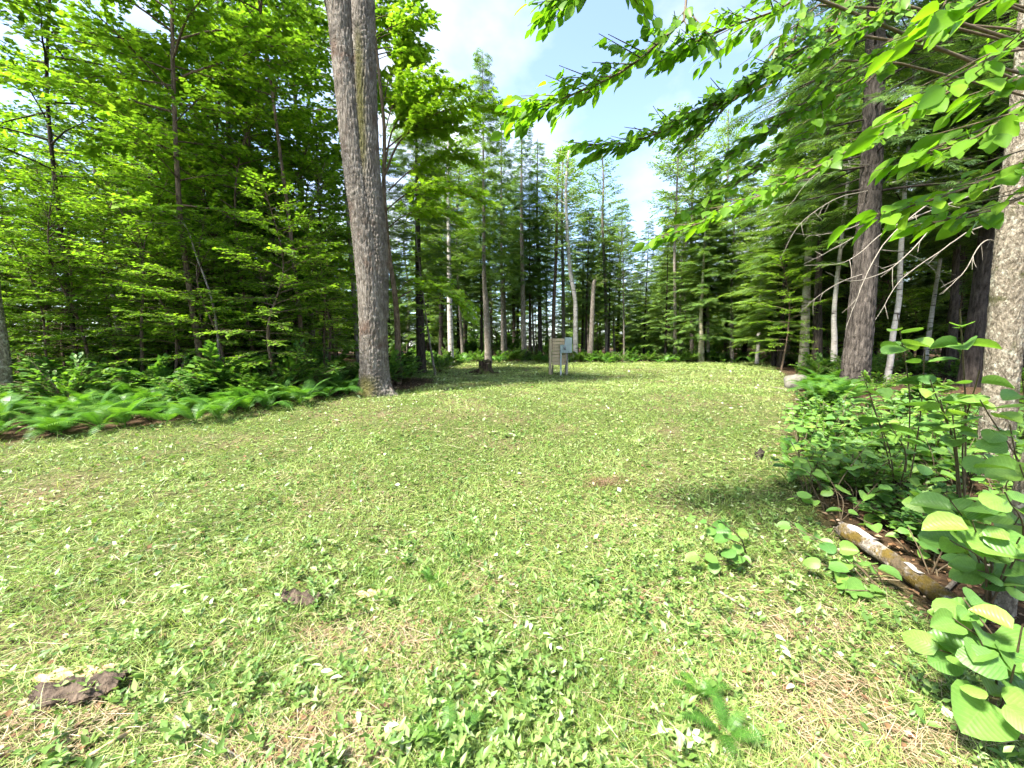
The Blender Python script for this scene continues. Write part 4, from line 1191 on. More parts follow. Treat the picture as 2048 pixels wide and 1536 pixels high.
def hobbles():
    rng = np.random.default_rng(91)
    def hero(label, foot_px, tips, **kw):
        b = ground_at(*foot_px)
        hobblebush(label, b, [at(*q) for q in tips], rng, **{'tilt': (-.18, -.62), **kw})
    hero('hobblebush with the largest pale round leaves, above the fallen log at right', (1985, 1230),
         [(1945, 1045, 1.62), (1900, 1080, 1.75), (2010, 985, 1.6), (1860, 985, 1.95), (2040, 1075, 1.5), (1900, 1000, 1.8)], leaf=.20, pairs=2)
    hero('bright hobblebush in the lower right corner with cupped yellow-green leaves', (1990, 1440),
         [(1905, 1235, 1.5), (1960, 1280, 1.42), (2030, 1330, 1.32), (1880, 1300, 1.5), (2045, 1250, 1.4), (2000, 1400, 1.3), (1925, 1195, 1.6)], leaf=.165, pairs=2)
    hero('hobblebush sprig lying low on the grass left of the fallen log', (1500, 1125),
         [(1385, 1035, 2.75), (1440, 1040, 2.7), (1395, 1110, 2.55), (1480, 1110, 2.5), (1450, 1075, 2.6)], leaf=.13, pairs=2)
    hero('low leafy shrub at the near side of the mossy log', (1760, 1180),
         [(1640, 1125, 2.5), (1735, 1205, 2.3), (1690, 1180, 2.3), (1610, 1070, 2.7), (1570, 1045, 2.8), (1790, 1240, 2.15), (1745, 1130, 2.55), (1665, 1090, 2.6)], leaf=.125, pairs=2)
    hero('tall thin shrub stem with a whorl of bright leaves before the pale trunk', (1918, 1060),
         [(1920, 618, 2.5), (1860, 760, 2.6), (1905, 830, 2.5), (1960, 740, 2.4), (1880, 800, 2.55)], leaf=.17, pairs=3, stem_r=.008, tilt=(0, .12))
    hero('shrub with lit leaf whorl in front of the big hemlock foot', (1800, 1010),
         [(1795, 630, 2.9), (1725, 745, 3.0), (1850, 700, 2.8), (1780, 850, 2.8), (1740, 800, 2.9)], leaf=.17, pairs=3, stem_r=.007, tilt=(0, .12))
    hero('broad-leaved shrub hanging over the right edge below the pale trunk', (2040, 1120),
         [(1960, 800, 1.9), (2020, 850, 1.75), (2045, 760, 1.8), (1960, 905, 1.9), (2040, 930, 1.6)], leaf=.165, pairs=2)
    hero('broad-leaved shrub hiding the foot of the young beech', (2000, 1190),
         [(1955, 1140, 2.05), (2030, 1175, 1.95), (2045, 1110, 1.95), (1925, 1120, 2.2), (1990, 1070, 2.1), (2040, 1030, 2.0)], leaf=.16, pairs=2)
    # the thicket behind
    n = 0
    pos = []
    for _ in range(4000):
        if n >= 112: break
        y = rng.uniform(2.5, 6.9); x = np.interp(y, [1.4, 3.2, 5.0, 7.6, 10.6], [2.4, 2.65, 3.75, 5.6, 7.8]) + abs(rng.normal(0, 1.25)) - .1
        if abs(x) > 1.36 * y: continue
        if any((x - a) ** 2 + (y - b) ** 2 < .065 for a, b in pos): continue
        if near_log(x, y) < .27: continue
        pos.append((x, y)); n += 1
        b = np.array([x, y, float(gz(x, y))])
        h = rng.uniform(.28, .72) * (1.0 if y > 3.4 else .6)
        tips = [b + np.array([rng.normal(0, .22), rng.normal(0, .22), h * rng.uniform(.6, 1.1)]) for _ in range(4)]
        kind = 'tall ' if h > .55 else ('low ' if h < .38 else ''); pxh = 1024 + x / y * F_PX
        where = ['beside the mossy log', 'just beyond the mossy log', 'in the middle of the thicket', 'at the far end of the thicket'][int(np.searchsorted([3.2, 4.2, 5.6], y))]
        edge = 'at its grassy edge' if pxh < 1690 else ('before the big hemlock' if pxh < 1830 else 'before the pale edge trunk')
        hobblebush(kind + 'round-leaved shrub ' + where + ', ' + edge, b, tips, rng, leaf=rng.uniform(.10, .15), pairs=2,
                   group='low shrubs of the right thicket')


hobbles()

# ------------------------------------------------------------------ understory bushes (small leaves, shared shapes)
BUSH = []
for i in range(4):
    w, l = MB(), MB()
    nb = 13
    az = np.arange(nb) * 2.4 + R.normal(0, .3, nb)
    foliage_branches(R, np.zeros((nb, 3)) + np.array([0, 0, .02]), np.stack([np.sin(az), np.cos(az), 0 * az], -1), R.uniform(.7, 1.35, nb), R.uniform(.6, 1.35, nb),
                     np.full(nb, .22), w, l, T_MAPLE_LO if i % 2 else T_OVAL, .135 if i % 2 else .11, .075, .36, .06, normal_jit=.28, leaf_droop=.2, tint0=.5)
    BUSH.append((w.mesh('bush_stems', M['stem'], True), l.mesh('bush_foliage', M['shrubleaf'])))


def bush(label, x, y, s, rng, group, v=None):
    b = BUSH[int(rng.integers(4))] if v is None else BUSH[v]
    t = thing('understory_bush', label, 'bush', (x, y, float(gz(x, y))), group, rng.uniform(0, 6.28), s)
    obj('stems', b[0], t); obj('foliage', b[1], t)


def bushes():
    rng = np.random.default_rng(95)
    for (px, py, s, v) in ((455, 800, 1.15, 1), (330, 800, .95, 1), (560, 785, .8, 1), (650, 775, .6, 3), (240, 800, .9, 3), (520, 800, .65, 3), (390, 815, .6, 1), (880, 745, .8, 0), (820, 762, .7, 2)):
        g = ground_at(px, py)
        bush({455: 'bush of large lit maple leaves at the foot of the bright maple', 330: 'maple seedling bush in shade left of the bright maple',
              560: 'leafy bush left of the slim brown stem', 650: 'small bush between slim brown stem and big trunk',
              240: 'shaded bush above the middle of the fern bed', 520: 'small bush behind the ferns in the middle of the bed', 390: 'low seedling at the back of the ferns below the bright maple',
              880: 'dark rounded bush left of the stump', 820: 'bush at the foot of the arching maple'}[px], g[0], g[1], s, rng, None, v)
    def band(n, fx, label, group, sc, vs=None):
        for k in range(n):
            x, y = fx(k)
            if near_log(x, y) < .34: x += .5
            q = rng.uniform(*sc); px = 1024 + x / y * F_PX
            size = 'small ' if q < sc[0] + .33 * (sc[1] - sc[0]) else ('large ' if q > sc[0] + .67 * (sc[1] - sc[0]) else 'mid-sized ')
            place = PLACES[int(np.searchsorted([160, 380, 600, 860, 960, 1045, 1115, 1180, 1300, 1400, 1515, 1630, 1720, 1860], px))]
            bush(size + label + ', ' + place, x, y, q, rng, group)
    band(44, lambda k: ((lambda y: (-4.2 - (y - 7.2) * .1 - rng.uniform(0.2, 9.5) - (9 - y) * .8 if y < 9 else -rng.uniform(3.2, 14), y))(rng.uniform(7.4, 13.5))),
         'shaded leafy bush just behind the fern bed', 'bushes of the left wood', (.55, 1.15))
    band(60, lambda k: ((lambda y: (rng.uniform(-1.0, 1.05) * y, y))(rng.uniform(52, 66))), 'dark thicket deep in the far wood', 'thickets deep in the far wood', (2.2, 3.6))
    band(30, lambda k: (rng.uniform(-18, -7), rng.uniform(14.2, 16)), 'bush at the back of the left wood', 'bushes at the back of the left wood', (1.1, 1.9))
    band(58, lambda k: (rng.uniform(-7, 17), 26.4 + rng.uniform(-.6, 2.4)), 'sunlit bush along the far clearing edge', 'bushes of the far edge', (.5, 1.05))
    band(50, lambda k: ((lambda y: (rng.uniform(-.95, 1.0) * y, y))(rng.uniform(31, 50))), 'shaded bush deep among the far trunks', 'bushes deep in the far wood', (1.2, 2.4))
    band(10, lambda k: (rng.uniform(-6, -2.2), rng.uniform(19, 24)), 'pale sunlit bush behind the stump', 'bushes behind the stump', (.5, .9))
    band(40, lambda k: ((lambda y: (np.interp(y, [1.4, 3.2, 5.0, 7.6, 10.6], [2.6, 2.85, 3.95, 5.9, 8.0]) + rng.uniform(0, 2.6), y))(rng.uniform(2.6, 7.4))), 'bush beneath the round-leaved thicket', 'bushes below the right thicket', (.32, .52))
    band(34, lambda k: ((lambda y: (np.interp(y, [7.6, 10.6, 14.5, 19, 25.5], [6.2, 8.6, 11, 13.6, 17.5]) + rng.uniform(0, 5), y))(rng.uniform(6.5, 25))),
         'leafy bush under the trees of the right wood', 'bushes of the right wood', (.5, 1.0))


bushes()

# ------------------------------------------------------------------ ferns
def frond_mesh(seed, arch=1.1):
    rng = np.random.default_rng(seed)
    n = 26
    s = np.linspace(0, 1, n); ang = 1.25 - arch * 1.55 * s ** 1.2
    step = np.stack([np.cos(ang), np.zeros(n), np.sin(ang)], -1) / n
    C = np.cumsum(step, 0)
    mb = MB(); mb.add(*tube(C, np.linspace(.009, .002, n), 3), .6)
    P, D, N, S = [], [], [], []
    for k in range(4, n):
        u = (k - 4) / (n - 4)
        L = .21 * (math.sin(math.pi * min(1, .16 + .84 * u)) ** .75) * (1 - .15 * u) + .015
        tg = nrm(step[k]); up = np.cross(tg, [0, 1, 0]); up = -up if up[2] < 0 else up
        for sd in (-1, 1):
            d = nrm(np.array([0, sd * 1.0, 0]) + .38 * tg - .10 * up * (1 + rng.random()))
            P.append(C[k]); D.append(d); N.append(up + rng.normal(0, .1, 3)); S.append((L * .9, L * rng.uniform(.9, 1.08), L * .9))
    # one pinna: a saw-edged blade
    q = 6; V = [(0, 0, 0)]; F = []
    for i in range(1, q + 1):
        y = i / q; w = .15 * (1 - y) ** .8 + .01
        V += [(-w, y - .05, 0), (w, y - .05, 0), (-w * .35, y + .01, .01), (w * .35, y + .01, .01)]
    V.append((0, 1.02, 0)); V = np.array(V)
    for i in range(q):
        a = 1 + 4 * i; prevl, prevr = (0, 0) if i == 0 else (a - 2, a - 1)
        F += [(prevl, a + 1, a), (prevl, prevr, a + 1)] if i else [(0, a + 1, a)]
        F += [(a, a + 1, a + 3), (a, a + 3, a + 2)]
    V2, F2 = scatter(V, np.array(F), np.array(P), frames(np.array(D), np.array(N)), np.array(S))
    mb.add(V2, F2, np.repeat(np.clip(rng.normal(.5, .12, len(P)), .1, .9), len(V)))
    return mb.mesh('fern_frond', M['fern'])


FROND = [frond_mesh(1, 1.0), frond_mesh(2, 1.25), frond_mesh(3, .8)]


def fern(label, x, y, s, rng, group=None, n=7):
    t = thing('fern', label, 'fern', (x, y, float(gz(x, y)) - .01), group, rng.uniform(0, 6.28), s)
    for k in range(n):
        a = k * 2 * math.pi / n + rng.normal(0, .25)
        q = rng.uniform(.75, 1.1)
        obj('frond', FROND[int(rng.integers(3))], t, (0, 0, 0), (rng.normal(0, .12), rng.normal(0, .18), a), q)


def ferns():
    rng = np.random.default_rng(101)
    c = 0; used = []
    while c < 92:
        px = rng.uniform(-90, 725); f = rng.random()
        lo = np.interp(px, [-90, 0, 250, 450, 600, 725], [905, 884, 862, 842, 812, 786]); hi = np.interp(px, [-90, 0, 150, 300, 450, 600, 725], [806, 806, 800, 806, 800, 786, 772])
        g = ground_at(px, hi + (lo - hi) * f)
        if any((g[0] - a) ** 2 + (g[1] - b) ** 2 < .10 for a, b in used) and rng.random() < .8: continue
        used.append((g[0], g[1])); c += 1
        row = ('front row' if f > .66 else ('back row' if f < .33 else 'middle')); pl = ['below the tan edge trunk', 'left of the bright maple', 'below the bright maple', 'by the slim brown stem', 'at the big forked trunk'][int(np.searchsorted([130, 330, 470, 620], px))]
        fern('green fern in the %s of the bed %s' % (row, pl), g[0], g[1], rng.uniform(.50, .82), rng, 'ferns of the left bed')
    for k in range(34):
        px = rng.uniform(1612, 1712); py = rng.uniform(752, 806) if px > 1630 else rng.uniform(756, 790)
        g = ground_at(px, py)
        fern('bright yellow-green fern between the boulder and the big hemlock', g[0], g[1], rng.uniform(.4, .7), rng, 'ferns by the boulder')
    for k in range(18):
        px = rng.uniform(880, 1010); g = ground_at(px, rng.uniform(717, 728))
        fern('pale sunlit fern behind the stump', g[0], g[1], rng.uniform(.5, .9), rng, 'ferns behind the stump')
    for k in range(46):
        px = rng.uniform(880, 1560); g = at(px, 700, 25.6 + rng.uniform(-.8, 1.6))
        nb_ = ['left of the service post', 'right of the service post', 'before the twin stems'][int(np.searchsorted([1118, 1330], px))]
        fern('sunlit fern at the far grass edge ' + nb_, g[0], g[1], rng.uniform(.5, .95), rng, 'ferns of the far edge', 5)
    for (px, py, s, lb) in ((900, 1500, .20, 'small fern at the bottom edge left of the middle'), (1400, 1400, .17, 'small yellowish fern in the lower right grass'),
                            (1450, 1480, .20, 'small fern at the bottom edge right of the middle'), (1330, 1010, .0, None), (860, 1170, .16, 'tiny fern in the mown grass below the middle')):
        if not lb: continue
        g = ground_at(px, py); fern(lb, g[0], g[1], s, rng, None, 5)
    for k in range(10):
        px = rng.uniform(1560, 1660); g = ground_at(px, rng.uniform(880, 1000))
        fern('small fern at the edge of the right thicket', g[0], g[1], rng.uniform(.2, .35), rng, 'ferns of the right thicket', 5)


ferns()

# ------------------------------------------------------------------ the wooden service post with its electric boxes
def cut_stalks():
    """whole weed stalks that the mower laid flat"""
    rng = np.random.default_rng(131)
    for p0, p1, lb in (((690, 1420), (850, 1520), 'cut weed stalk with narrow pale leaves at the bottom left of the middle'),
                       ((1545, 1270), (1600, 1420), 'cut grey-green weed stalk lying below the round-leaved sprig'),
                       ((1040, 1235), (1130, 1330), 'cut weed stalk lying in the middle of the near grass'),
                       ((590, 1320), (690, 1400), 'cut weed stalk lying below the curled brown bark'),
                       ((960, 865), (1050, 880), 'cut bluish weed stalk farther out in the middle of the grass'),
                       ((1290, 1480), (1420, 1500), 'cut weed stalk along the bottom edge right of the middle'),
                       ((330, 1180), (450, 1215), 'cut weed stalk in the grass above the large bark slab')):
        a, b = ground_at(*p0), ground_at(*p1)
        a[2] += .025; b[2] += .035
        t = thing('cut_weed_stalk', lb, 'weed', tuple(a))
        C = spline([a - a, (b - a) * .5 + np.array([0, 0, .015]), b - a], 12)
        obj('stem', MB().add(*tube(C, np.linspace(.0035, .0015, 12), 5), .3).mesh('stem', M['greenstem'], True), t)
        ax = nrm(b - a); sd = nrm(np.cross(ax, [0, 0, 1])); P, D, N, S = [], [], [], []
        for k in range(18):
            u = .15 + .85 * k / 17; i = min(11, int(u * 11)); sg = 1 if k % 2 else -1
            P.append(C[i]); D.append(nrm(ax * rng.uniform(.5, 1.1) + sg * sd * rng.uniform(.5, 1) + np.array([0, 0, rng.uniform(-.05, .45)])))
            N.append(np.array([rng.normal(0, .5), rng.normal(0, .5), 1.0])); S.append(rng.uniform(.035, .065) * (1 if a[1] < 4 else 1.6))
        leaf_objects(t, P, D, N, S, LEAF_WEED, rng)


LEAF_WEED = [broad_leaf_mesh('weed_leaf', M['cover'], 0.15 + .03 * i, 0.55 + .2 * i, .2, .10 + .1 * i, heart=0.0, tip=.9, pw=.9) for i in range(3)]
cut_stalks()


def service_post():
    b = ground_at(1118, 750)
    t = thing('electrical_service_post', 'wooden plank panel on posts carrying grey electric boxes in the clearing', 'utility post', (b[0], b[1], b[2]), None, rad(4), .95)
    def slope_top(name, sx, sy, h, x, y, m, cut=.10):
        V = np.array([(-sx/2, -sy/2, -.15), (sx/2, -sy/2, -.15), (sx/2, sy/2, -.15), (-sx/2, sy/2, -.15),
                      (-sx/2, -sy/2, h - cut), (sx/2, -sy/2, h - cut * .3), (sx/2, sy/2, h), (-sx/2, sy/2, h - cut * .5)], float)
        F = np.array([(0, 1, 5, 4), (1, 2, 6, 5), (2, 3, 7, 6), (3, 0, 4, 7), (4, 5, 6, 7), (3, 2, 1, 0)])
        o = obj(name, MB().add(V, F, .3).mesh(name, M[m]), t, (x, y, 0))
        bv = o.modifiers.new('bevel', 'BEVEL'); bv.width = .006; bv.segments = 2
        return o
    slope_top('post', .095, .14, 1.47, -.36, 0, 'wood_post')
    slope_top('post', .095, .14, 1.47, .33, .16, 'wood_grey')
    slope_top('post', .07, .07, .9, .30, -.06, 'wood_grey', .03)
    # planks
    rng = np.random.default_rng(7)
    z = .40
    hs = [.155, .135, .13, .13, .128, .125, .125, .125]
    for k, h in enumerate(hs):
        me = box_mesh('plank', .60, .028, h - .014, M['wood'], .004)
        o = obj('plank', me, t, (.02 + rng.normal(0, .003), -.01 + rng.normal(0, .0015), z), (0, rng.normal(0, .004), 0)); z += h
    # brace behind
    C = [(-.10, .10, .55), (-.22, .50, -.08)]
    o = obj('brace', box_mesh('brace', .05, .09, .78, M['wood_grey'], .004), t, (-.22, .42, -.1), (rad(28), 0, 0))
    # tall cabinet
    def cabinet(name, sx, sy, sz, x, y, z, knob=False):
        o = obj(name, box_mesh(name, sx, sy, sz, M['steel'], .008), t, (x, y, z))
        obj('cover', box_mesh('cover', sx - .012, .012, sz - .035, M['steel'], .004), o, (0, -sy / 2 - .006, .012))
        obj('hasp', box_mesh('hasp', .022, .02, .035, M['glassgrey'], .003), o, (0, -sy / 2 - .016, .03))
        return o
    cabinet('cabinet', .275, .125, .60, .335, -.09, .875)
    o = cabinet('meter_box', .25, .12, .325, .135, -.095, .865)
    ring = []
    for nm, r0, y0, y1, m in (('meter_ring', .066, -.072, -.108, 'pvc'), ('meter_dome', .055, -.108, -.15, 'glassgrey')):
        ys = np.linspace(y0, y1, 6); C = np.stack([np.full(6, .045), ys, np.full(6, .20)], -1)
        rr = np.full(6, r0) if nm == 'meter_ring' else r0 * np.array([1, .97, .9, .75, .45, .02])
        V, F = tube(C, rr, 20); mb = MB().add(V, F, .3)
        obj(nm, mb.mesh(nm, M[m], nm != 'meter_ring'), o)
    def pipe(name, P, r, m):
        obj(name, MB().add(*tube(spline(P, 16), np.full(16, r), 10), .3).mesh(name, M[m], True), t)
    pipe('conduit', [(.045, -.115, .87), (.045, -.115, .5), (.045, -.115, .24)], .030, 'pvc')
    pipe('conduit', [(.045, -.115, .25), (.05, -.12, .1), (.05, -.12, -.12)], .027, 'pvc_white')
    pipe('cable', [(.30, -.11, .88), (.31, -.16, .7), (.25, -.17, .45), (.19, -.15, .26), (.14, -.12, .16)], .010, 'black')
    pipe('cable', [(.37, -.11, .88), (.40, -.14, .66), (.36, -.12, .40)], .008, 'black')
    pipe('cable', [(.44, -.02, .50), (.56, -.02, .40), (.60, .0, .2), (.62, .02, .0)], .007, 'black')


service_post()


# ------------------------------------------------------------------ stump, boulder, log, bark and sticks
def blob(name, mat, rx, ry, rz_, seed, amp=.16, n=26, m=18, flat=.35):
    rng = np.random.default_rng(seed)
    th = np.linspace(0, 2 * np.pi, n, endpoint=False); ph = np.linspace(-np.pi / 2, np.pi / 2, m)
    T, P = np.meshgrid(th, ph)
    r = np.ones_like(T)
    for k in range(9):
        a, b, c = rng.integers(1, 5), rng.integers(1, 5), rng.uniform(0, 6.28)
        r += amp / (1 + .5 * k) * np.sin(a * T + c) * np.cos(b * P + c * 1.7)
    X = np.sign(np.cos(T)) * np.abs(np.cos(T)) ** .95 * np.cos(P) ** .85 * r * rx; Y = np.sign(np.sin(T)) * np.abs(np.sin(T)) ** .95 * np.cos(P) ** .85 * r * ry
    Z = np.sign(np.sin(P)) * np.abs(np.sin(P)) ** .85 * rz_ * (.5 + .5 * r)
    V = np.stack([X, Y, Z], -1).reshape(-1, 3)
    i, j = np.meshgrid(np.arange(m - 1), np.arange(n), indexing='ij')
    F = np.stack([i * n + j, i * n + (j + 1) % n, (i + 1) * n + (j + 1) % n, (i + 1) * n + j], -1).reshape(-1, 4)
    return MB().add(V, F, .3).mesh(name, M[mat], True)


def props():
    g = ground_at(1606, 778)
    o = obj('boulder', blob('boulder', 'rock', .33, .27, .29, 4, .10), None, (g[0] + .02, g[1] + .25, g[2] + .06))
    tag(o, 'pale rounded boulder among ferns at the right edge of the grass', 'boulder')
    # rotten stump
    g = ground_at(970, 748); rng = np.random.default_rng(14)
    t = thing('tree_stump', 'dark rotten mossy stump with spread roots left of the service post', 'stump', tuple(g))
    seg = 28; hz = np.array([-.1, 0, .08, .18, .30, .40, .46]); rr = np.array([.42, .38, .31, .26, .25, .26, .24])
    a = np.linspace(0, 2 * np.pi, seg, endpoint=False)
    V = []
    for h, r in zip(hz, rr):
        q = r * (1 + .13 * np.sin(5 * a + 1) * (1.3 - h) + .09 * np.sin(11 * a + h * 9)) + rng.normal(0, .008, seg)
        zz = h + (0 if h < .35 else .07 * np.sin(3 * a + 1) + rng.normal(0, .03, seg))
        V.append(np.stack([q * np.cos(a), q * np.sin(a), np.broadcast_to(zz, (seg,))], -1))
    for s_, zoff in ((.75, -.06), (.45, -.16), (.1, -.2)):
        V.append(np.stack([rr[-1] * s_ * np.cos(a), rr[-1] * s_ * np.sin(a), .46 + zoff + rng.normal(0, .015, seg)], -1))
    V = np.concatenate(V); n = len(V) // seg
    i, j = np.meshgrid(np.arange(n - 1), np.arange(seg), indexing='ij')
    F = np.stack([i * seg + j, i * seg + (j + 1) % seg, (i + 1) * seg + (j + 1) % seg, (i + 1) * seg + j], -1).reshape(-1, 4)
    obj('stump_body', MB().add(V, F, .35).mesh('stump_body', M['rotten'], True), t)
    for k, (dx, dy, L) in enumerate(((-1, -.25, .95), (.8, -.5, .5), (-.5, -.9, .6), (.9, .3, .5), (-.9, .5, .6))):
        u = np.linspace(0, 1, 10)[:, None]; dd = np.array([dx, dy, 0]) / math.hypot(dx, dy)
        C = dd * (.18 + u * L) + np.array([0, 0, 1]) * (.16 * (1 - u) ** 2 + .01 + .03 * np.sin(u * 6 + k))
        obj('root', MB().add(*tube(C, np.linspace(.075, .012, 10), 8, wob=.12, rng=rng), .5).mesh('root', M['rotten'], True), t)
    V, F = tube(np.array([(-.16, -.1, .40), (-.05, -.16, .50), (.12, -.15, .53), (.24, -.08, .50)]), [.05, .085, .08, .04], 12, wob=.2, rng=rng)
    obj('broken_top', MB().add(V, F, .2).mesh('broken_top', M['rotten'], True), t)
    # fallen mossy log
    A = LOG_A.copy(); B = LOG_B.copy()
    A[2] += .085; B[2] += .045
    t = thing('fallen_log', 'fallen birch log with peeling white bark and orange moss under the shrubs', 'log', tuple(A))
    rng = np.random.default_rng(15)
    C = spline([A - A, (B - A) * .35 + np.array([.01, .02, .01]), (B - A) * .7 + np.array([-.01, 0, 0]), B - A], 40)
    V, F = tube(C, np.interp(np.linspace(0, 1, 40), [0, .03, .5, 1], [.052, .064, .060, .048]), 22, wob=.08, rng=rng)
    V[:22] += nrm(C[0] - C[1]) * rng.uniform(-.012, .05, 22)[:, None]
    V[22:44] += nrm(C[0] - C[1]) * rng.uniform(-.004, .012, 22)[:, None]
    obj('log_body', MB().add(V, F, .2).mesh('log_body', M['logbark'], True), t)
    th = np.linspace(0, 2 * np.pi, 22, endpoint=False)
    T = nrm(C[0] - C[1]); V = np.vstack([V[:22], C[0] - T * .02])
    obj('broken_end', MB().add(V, np.array([(i, (i + 1) % 22, 22) for i in range(22)]), .3).mesh('broken_end', M['cutwood']), t)
    # curling strips of bark on the log
    for (u, ang, wdt, ln) in ((.06, 1.2, .045, .14), (.15, 1.5, .035, .16), (.55, 1.8, .02, .12)):
        i = int(u * 39); ax = nrm(C[i + 1] - C[i]); sx = nrm(np.cross(ax, [0, 0, 1])); up = np.cross(sx, ax)
        q = []
        for r_ in range(7):
            for c_ in range(4):
                v = r_ / 6; w = (c_ / 3 - .5) * 2 * wdt * (1 - .3 * abs(v - .5))
                q.append(C[i] + ax * ln * v + sx * (w - .03 * math.cos(ang)) + up * (.065 + .004 * math.sin(v * 7) - w * w * 6))
        F = np.array([(r_ * 4 + c_, r_ * 4 + c_ + 1, r_ * 4 + c_ + 5, r_ * 4 + c_ + 4) for r_ in range(6) for c_ in range(3)])
        obj('bark_strip', MB().add(np.array(q), F, .2).mesh('bark_strip', M['bark_birch'], True), t)
    # bent branch behind the log
    P = [ground_at(1893, 1185) + np.array([0, 0, .02])] + [at(1925, 1150, 2.6), at(1985, 1128, 2.62), at(2022, 1098, 2.65), at(2060, 1060, 2.7)]
    tag(obj('bent_branch', MB().add(*tube(spline(np.array(P) - P[0], 20), np.linspace(.014, .008, 20), 8, wob=.05, rng=rng), .3).mesh('bent_branch', M['bark_grey'], True), None, tuple(P[0])),
        'bent grey branch rising from behind the fallen log', 'branch')
    # thin fallen stick in the corner
    def stick(label, p0, p1, r, mat, bend=.0, lift=.02, name='stick', group=None):
        a_, b_ = ground_at(*p0), ground_at(*p1)
        a_[2] += lift; b_[2] += lift
        m_ = (a_ + b_) / 2 + np.array([0, 0, bend])
        m_[2] = max(m_[2], float(gz(m_[0], m_[1])) + lift)
        C = spline([a_ - a_, m_ - a_, b_ - a_], 14)
        tag(obj(name, MB().add(*tube(C, np.linspace(r, r * .55, 14), 7, wob=.1, rng=rng), .3).mesh(name, M[mat], True), None, tuple(a_)), label, 'stick', group)
    stick('pale barkless stick in the lower right corner under hobblebush leaves', (1965, 1330), (2080, 1420), .022, 'twig_pale')
    stick('reddish wet stick at the bottom left', (172, 1528), (262, 1470), .011, 'cutwood')
    stick('thin tan stick lying across the bottom left grass', (350, 1440), (490, 1532), .006, 'twig_pale')
    stick('long thin pale twig lying in the grass at right of the middle', (1440, 1190), (1520, 1240), .009, 'twig_pale')
    for k, (a_, b_) in enumerate((((1590, 800), (1660, 815)), ((1570, 820), (1650, 822)), ((1585, 835), (1665, 822)), ((1575, 845), (1640, 868)), ((1540, 775), (1590, 783)), ((1600, 812), (1645, 840)))):
        stick('bare grey twig in the loose pile at the right edge of the grass', a_, b_, .012, 'twig_pale', name='fallen_twig', group='twigs in the pile at the right edge')
    # slabs of shed bark and wood
    def slab(label, name, c, hx, hy, ang, mat, seed, arch=.25, lift=.03):
        rg = np.random.default_rng(seed)
        g = ground_at(*c); nu, nv = 26, 15
        top = []
        for i in range(nu):
            for j in range(nv):
                u = i / (nu - 1) * 2 - 1; v = j / (nv - 1) * 2 - 1
                e = 1 - (.20 * math.sin(u * 7 + seed) + .14 * math.sin(u * 19 + 2 * seed) * rg.random()) * (abs(v) > .6)
                x = u * hx * (1 - .12 * v * v * rg.random()); y = v * hy * e * (1 - .35 * abs(u) ** 3)
                top.append((x, y, lift + arch * hy * (1 - v * v) + .010 * math.sin(u * 9 + v * 4 + seed) + .006 * math.sin(v * 21 + u * 2) + rg.normal(0, .003)))
        top = np.array(top); bot = top - np.array([0, 0, .011])
        V = np.vstack([top, bot]); K = nu * nv
        F = []
        for i in range(nu - 1):
            for j in range(nv - 1):
                a = i * nv + j; F.append((a, a + nv, a + nv + 1, a + 1)); F.append((K + a, K + a + 1, K + a + nv + 1, K + a + nv))
        rim = [i * nv for i in range(nu)] + [(nu - 1) * nv + j for j in range(1, nv)] + [i * nv + nv - 1 for i in range(nu - 2, -1, -1)] + [j for j in range(nv - 2, 0, -1)]
        for k in range(len(rim)):
            p, q = rim[k], rim[(k + 1) % len(rim)]; F.append((p, K + p, K + q, q)[::-1])
        o = obj(name, MB().add(V, np.array(F), .2).mesh(name, M[mat], False), None, tuple(g), (rg.normal(0, .05), rg.normal(0, .05), ang))
        tag(o, label, 'bark' if 'bark' in name else 'wood')
    slab('large dark curved slab of shed bark at the lower left', 'shed_bark', (165, 1388), .185, .065, rad(6), 'barkslab', 2, .55, .03)
    slab('pale upper slab of rotten wood behind the dark bark at lower left', 'split_wood_piece', (150, 1352), .16, .034, rad(8), 'cutwood', 3, .2, .012)
    slab('brown curled bark piece in the grass left of the middle', 'shed_bark', (602, 1205), .13, .055, rad(-12), 'barkslab', 4, .55, .03)
    slab('flat tan piece of split wood near the brown bark curl', 'split_wood_piece', (745, 1190), .095, .026, rad(8), 'cutwood', 6, .15, .012)
    # small dark broken stub on the right part of the grass
    g = ground_at(1517, 918)
    t = thing('broken_stub', 'small dark broken stub sticking out of the grass at right', 'stub', tuple(g))
    obj('stub_body', MB().add(*tube(np.array([(0, 0, -.03), (.0, 0, .05), (.03, 0, .10), (.02, .01, .135)]), [.05, .045, .035, .008], 10, wob=.25, rng=rng), .2).mesh('stub_body', M['bark_dark'], True), t)
    obj('splinter', MB().add(*tube(np.array([(-.02, 0, .02), (-.05, -.02, .08), (-.06, -.02, .11)]), [.02, .015, .003], 7, wob=.2, rng=rng), .2).mesh('splinter', M['bark_dark'], True), t)


props()


# ------------------------------------------------------------------ mown grass, clippings, low leaves, straw and litter
BARE = [(ground_at(*c), rx, ry, w) for c, rx, ry, w in (
    ((1560, 1250), .50, .26, .95), ((1660, 1400), .50, .26, 1.1), ((1850, 1480), .4, .2, 1.0), ((700, 1270), .34, .17, 1.15), ((600, 1490), .42, .17, 1.1), ((110, 1450), .40, .18, 1.0), ((1215, 968), .20, .10, 1.0),
    ((1450, 950), .8, .5, .45), ((1560, 840), .6, 1.0, .8), ((60, 985), .9, .3, .7), ((350, 880), 1.1, .25, .6), ((840, 850), .9, .35, .6), ((960, 790), 1.0, .5, .55), ((1250, 1200), .35, .2, .35),
    ((420, 1290), .25, .12, .5), ((1380, 1330), .3, .14, .5), ((860, 1430), .25, .1, .4), ((250, 1100), .4, .15, .4), ((700, 830), 1.0, .3, .5))]


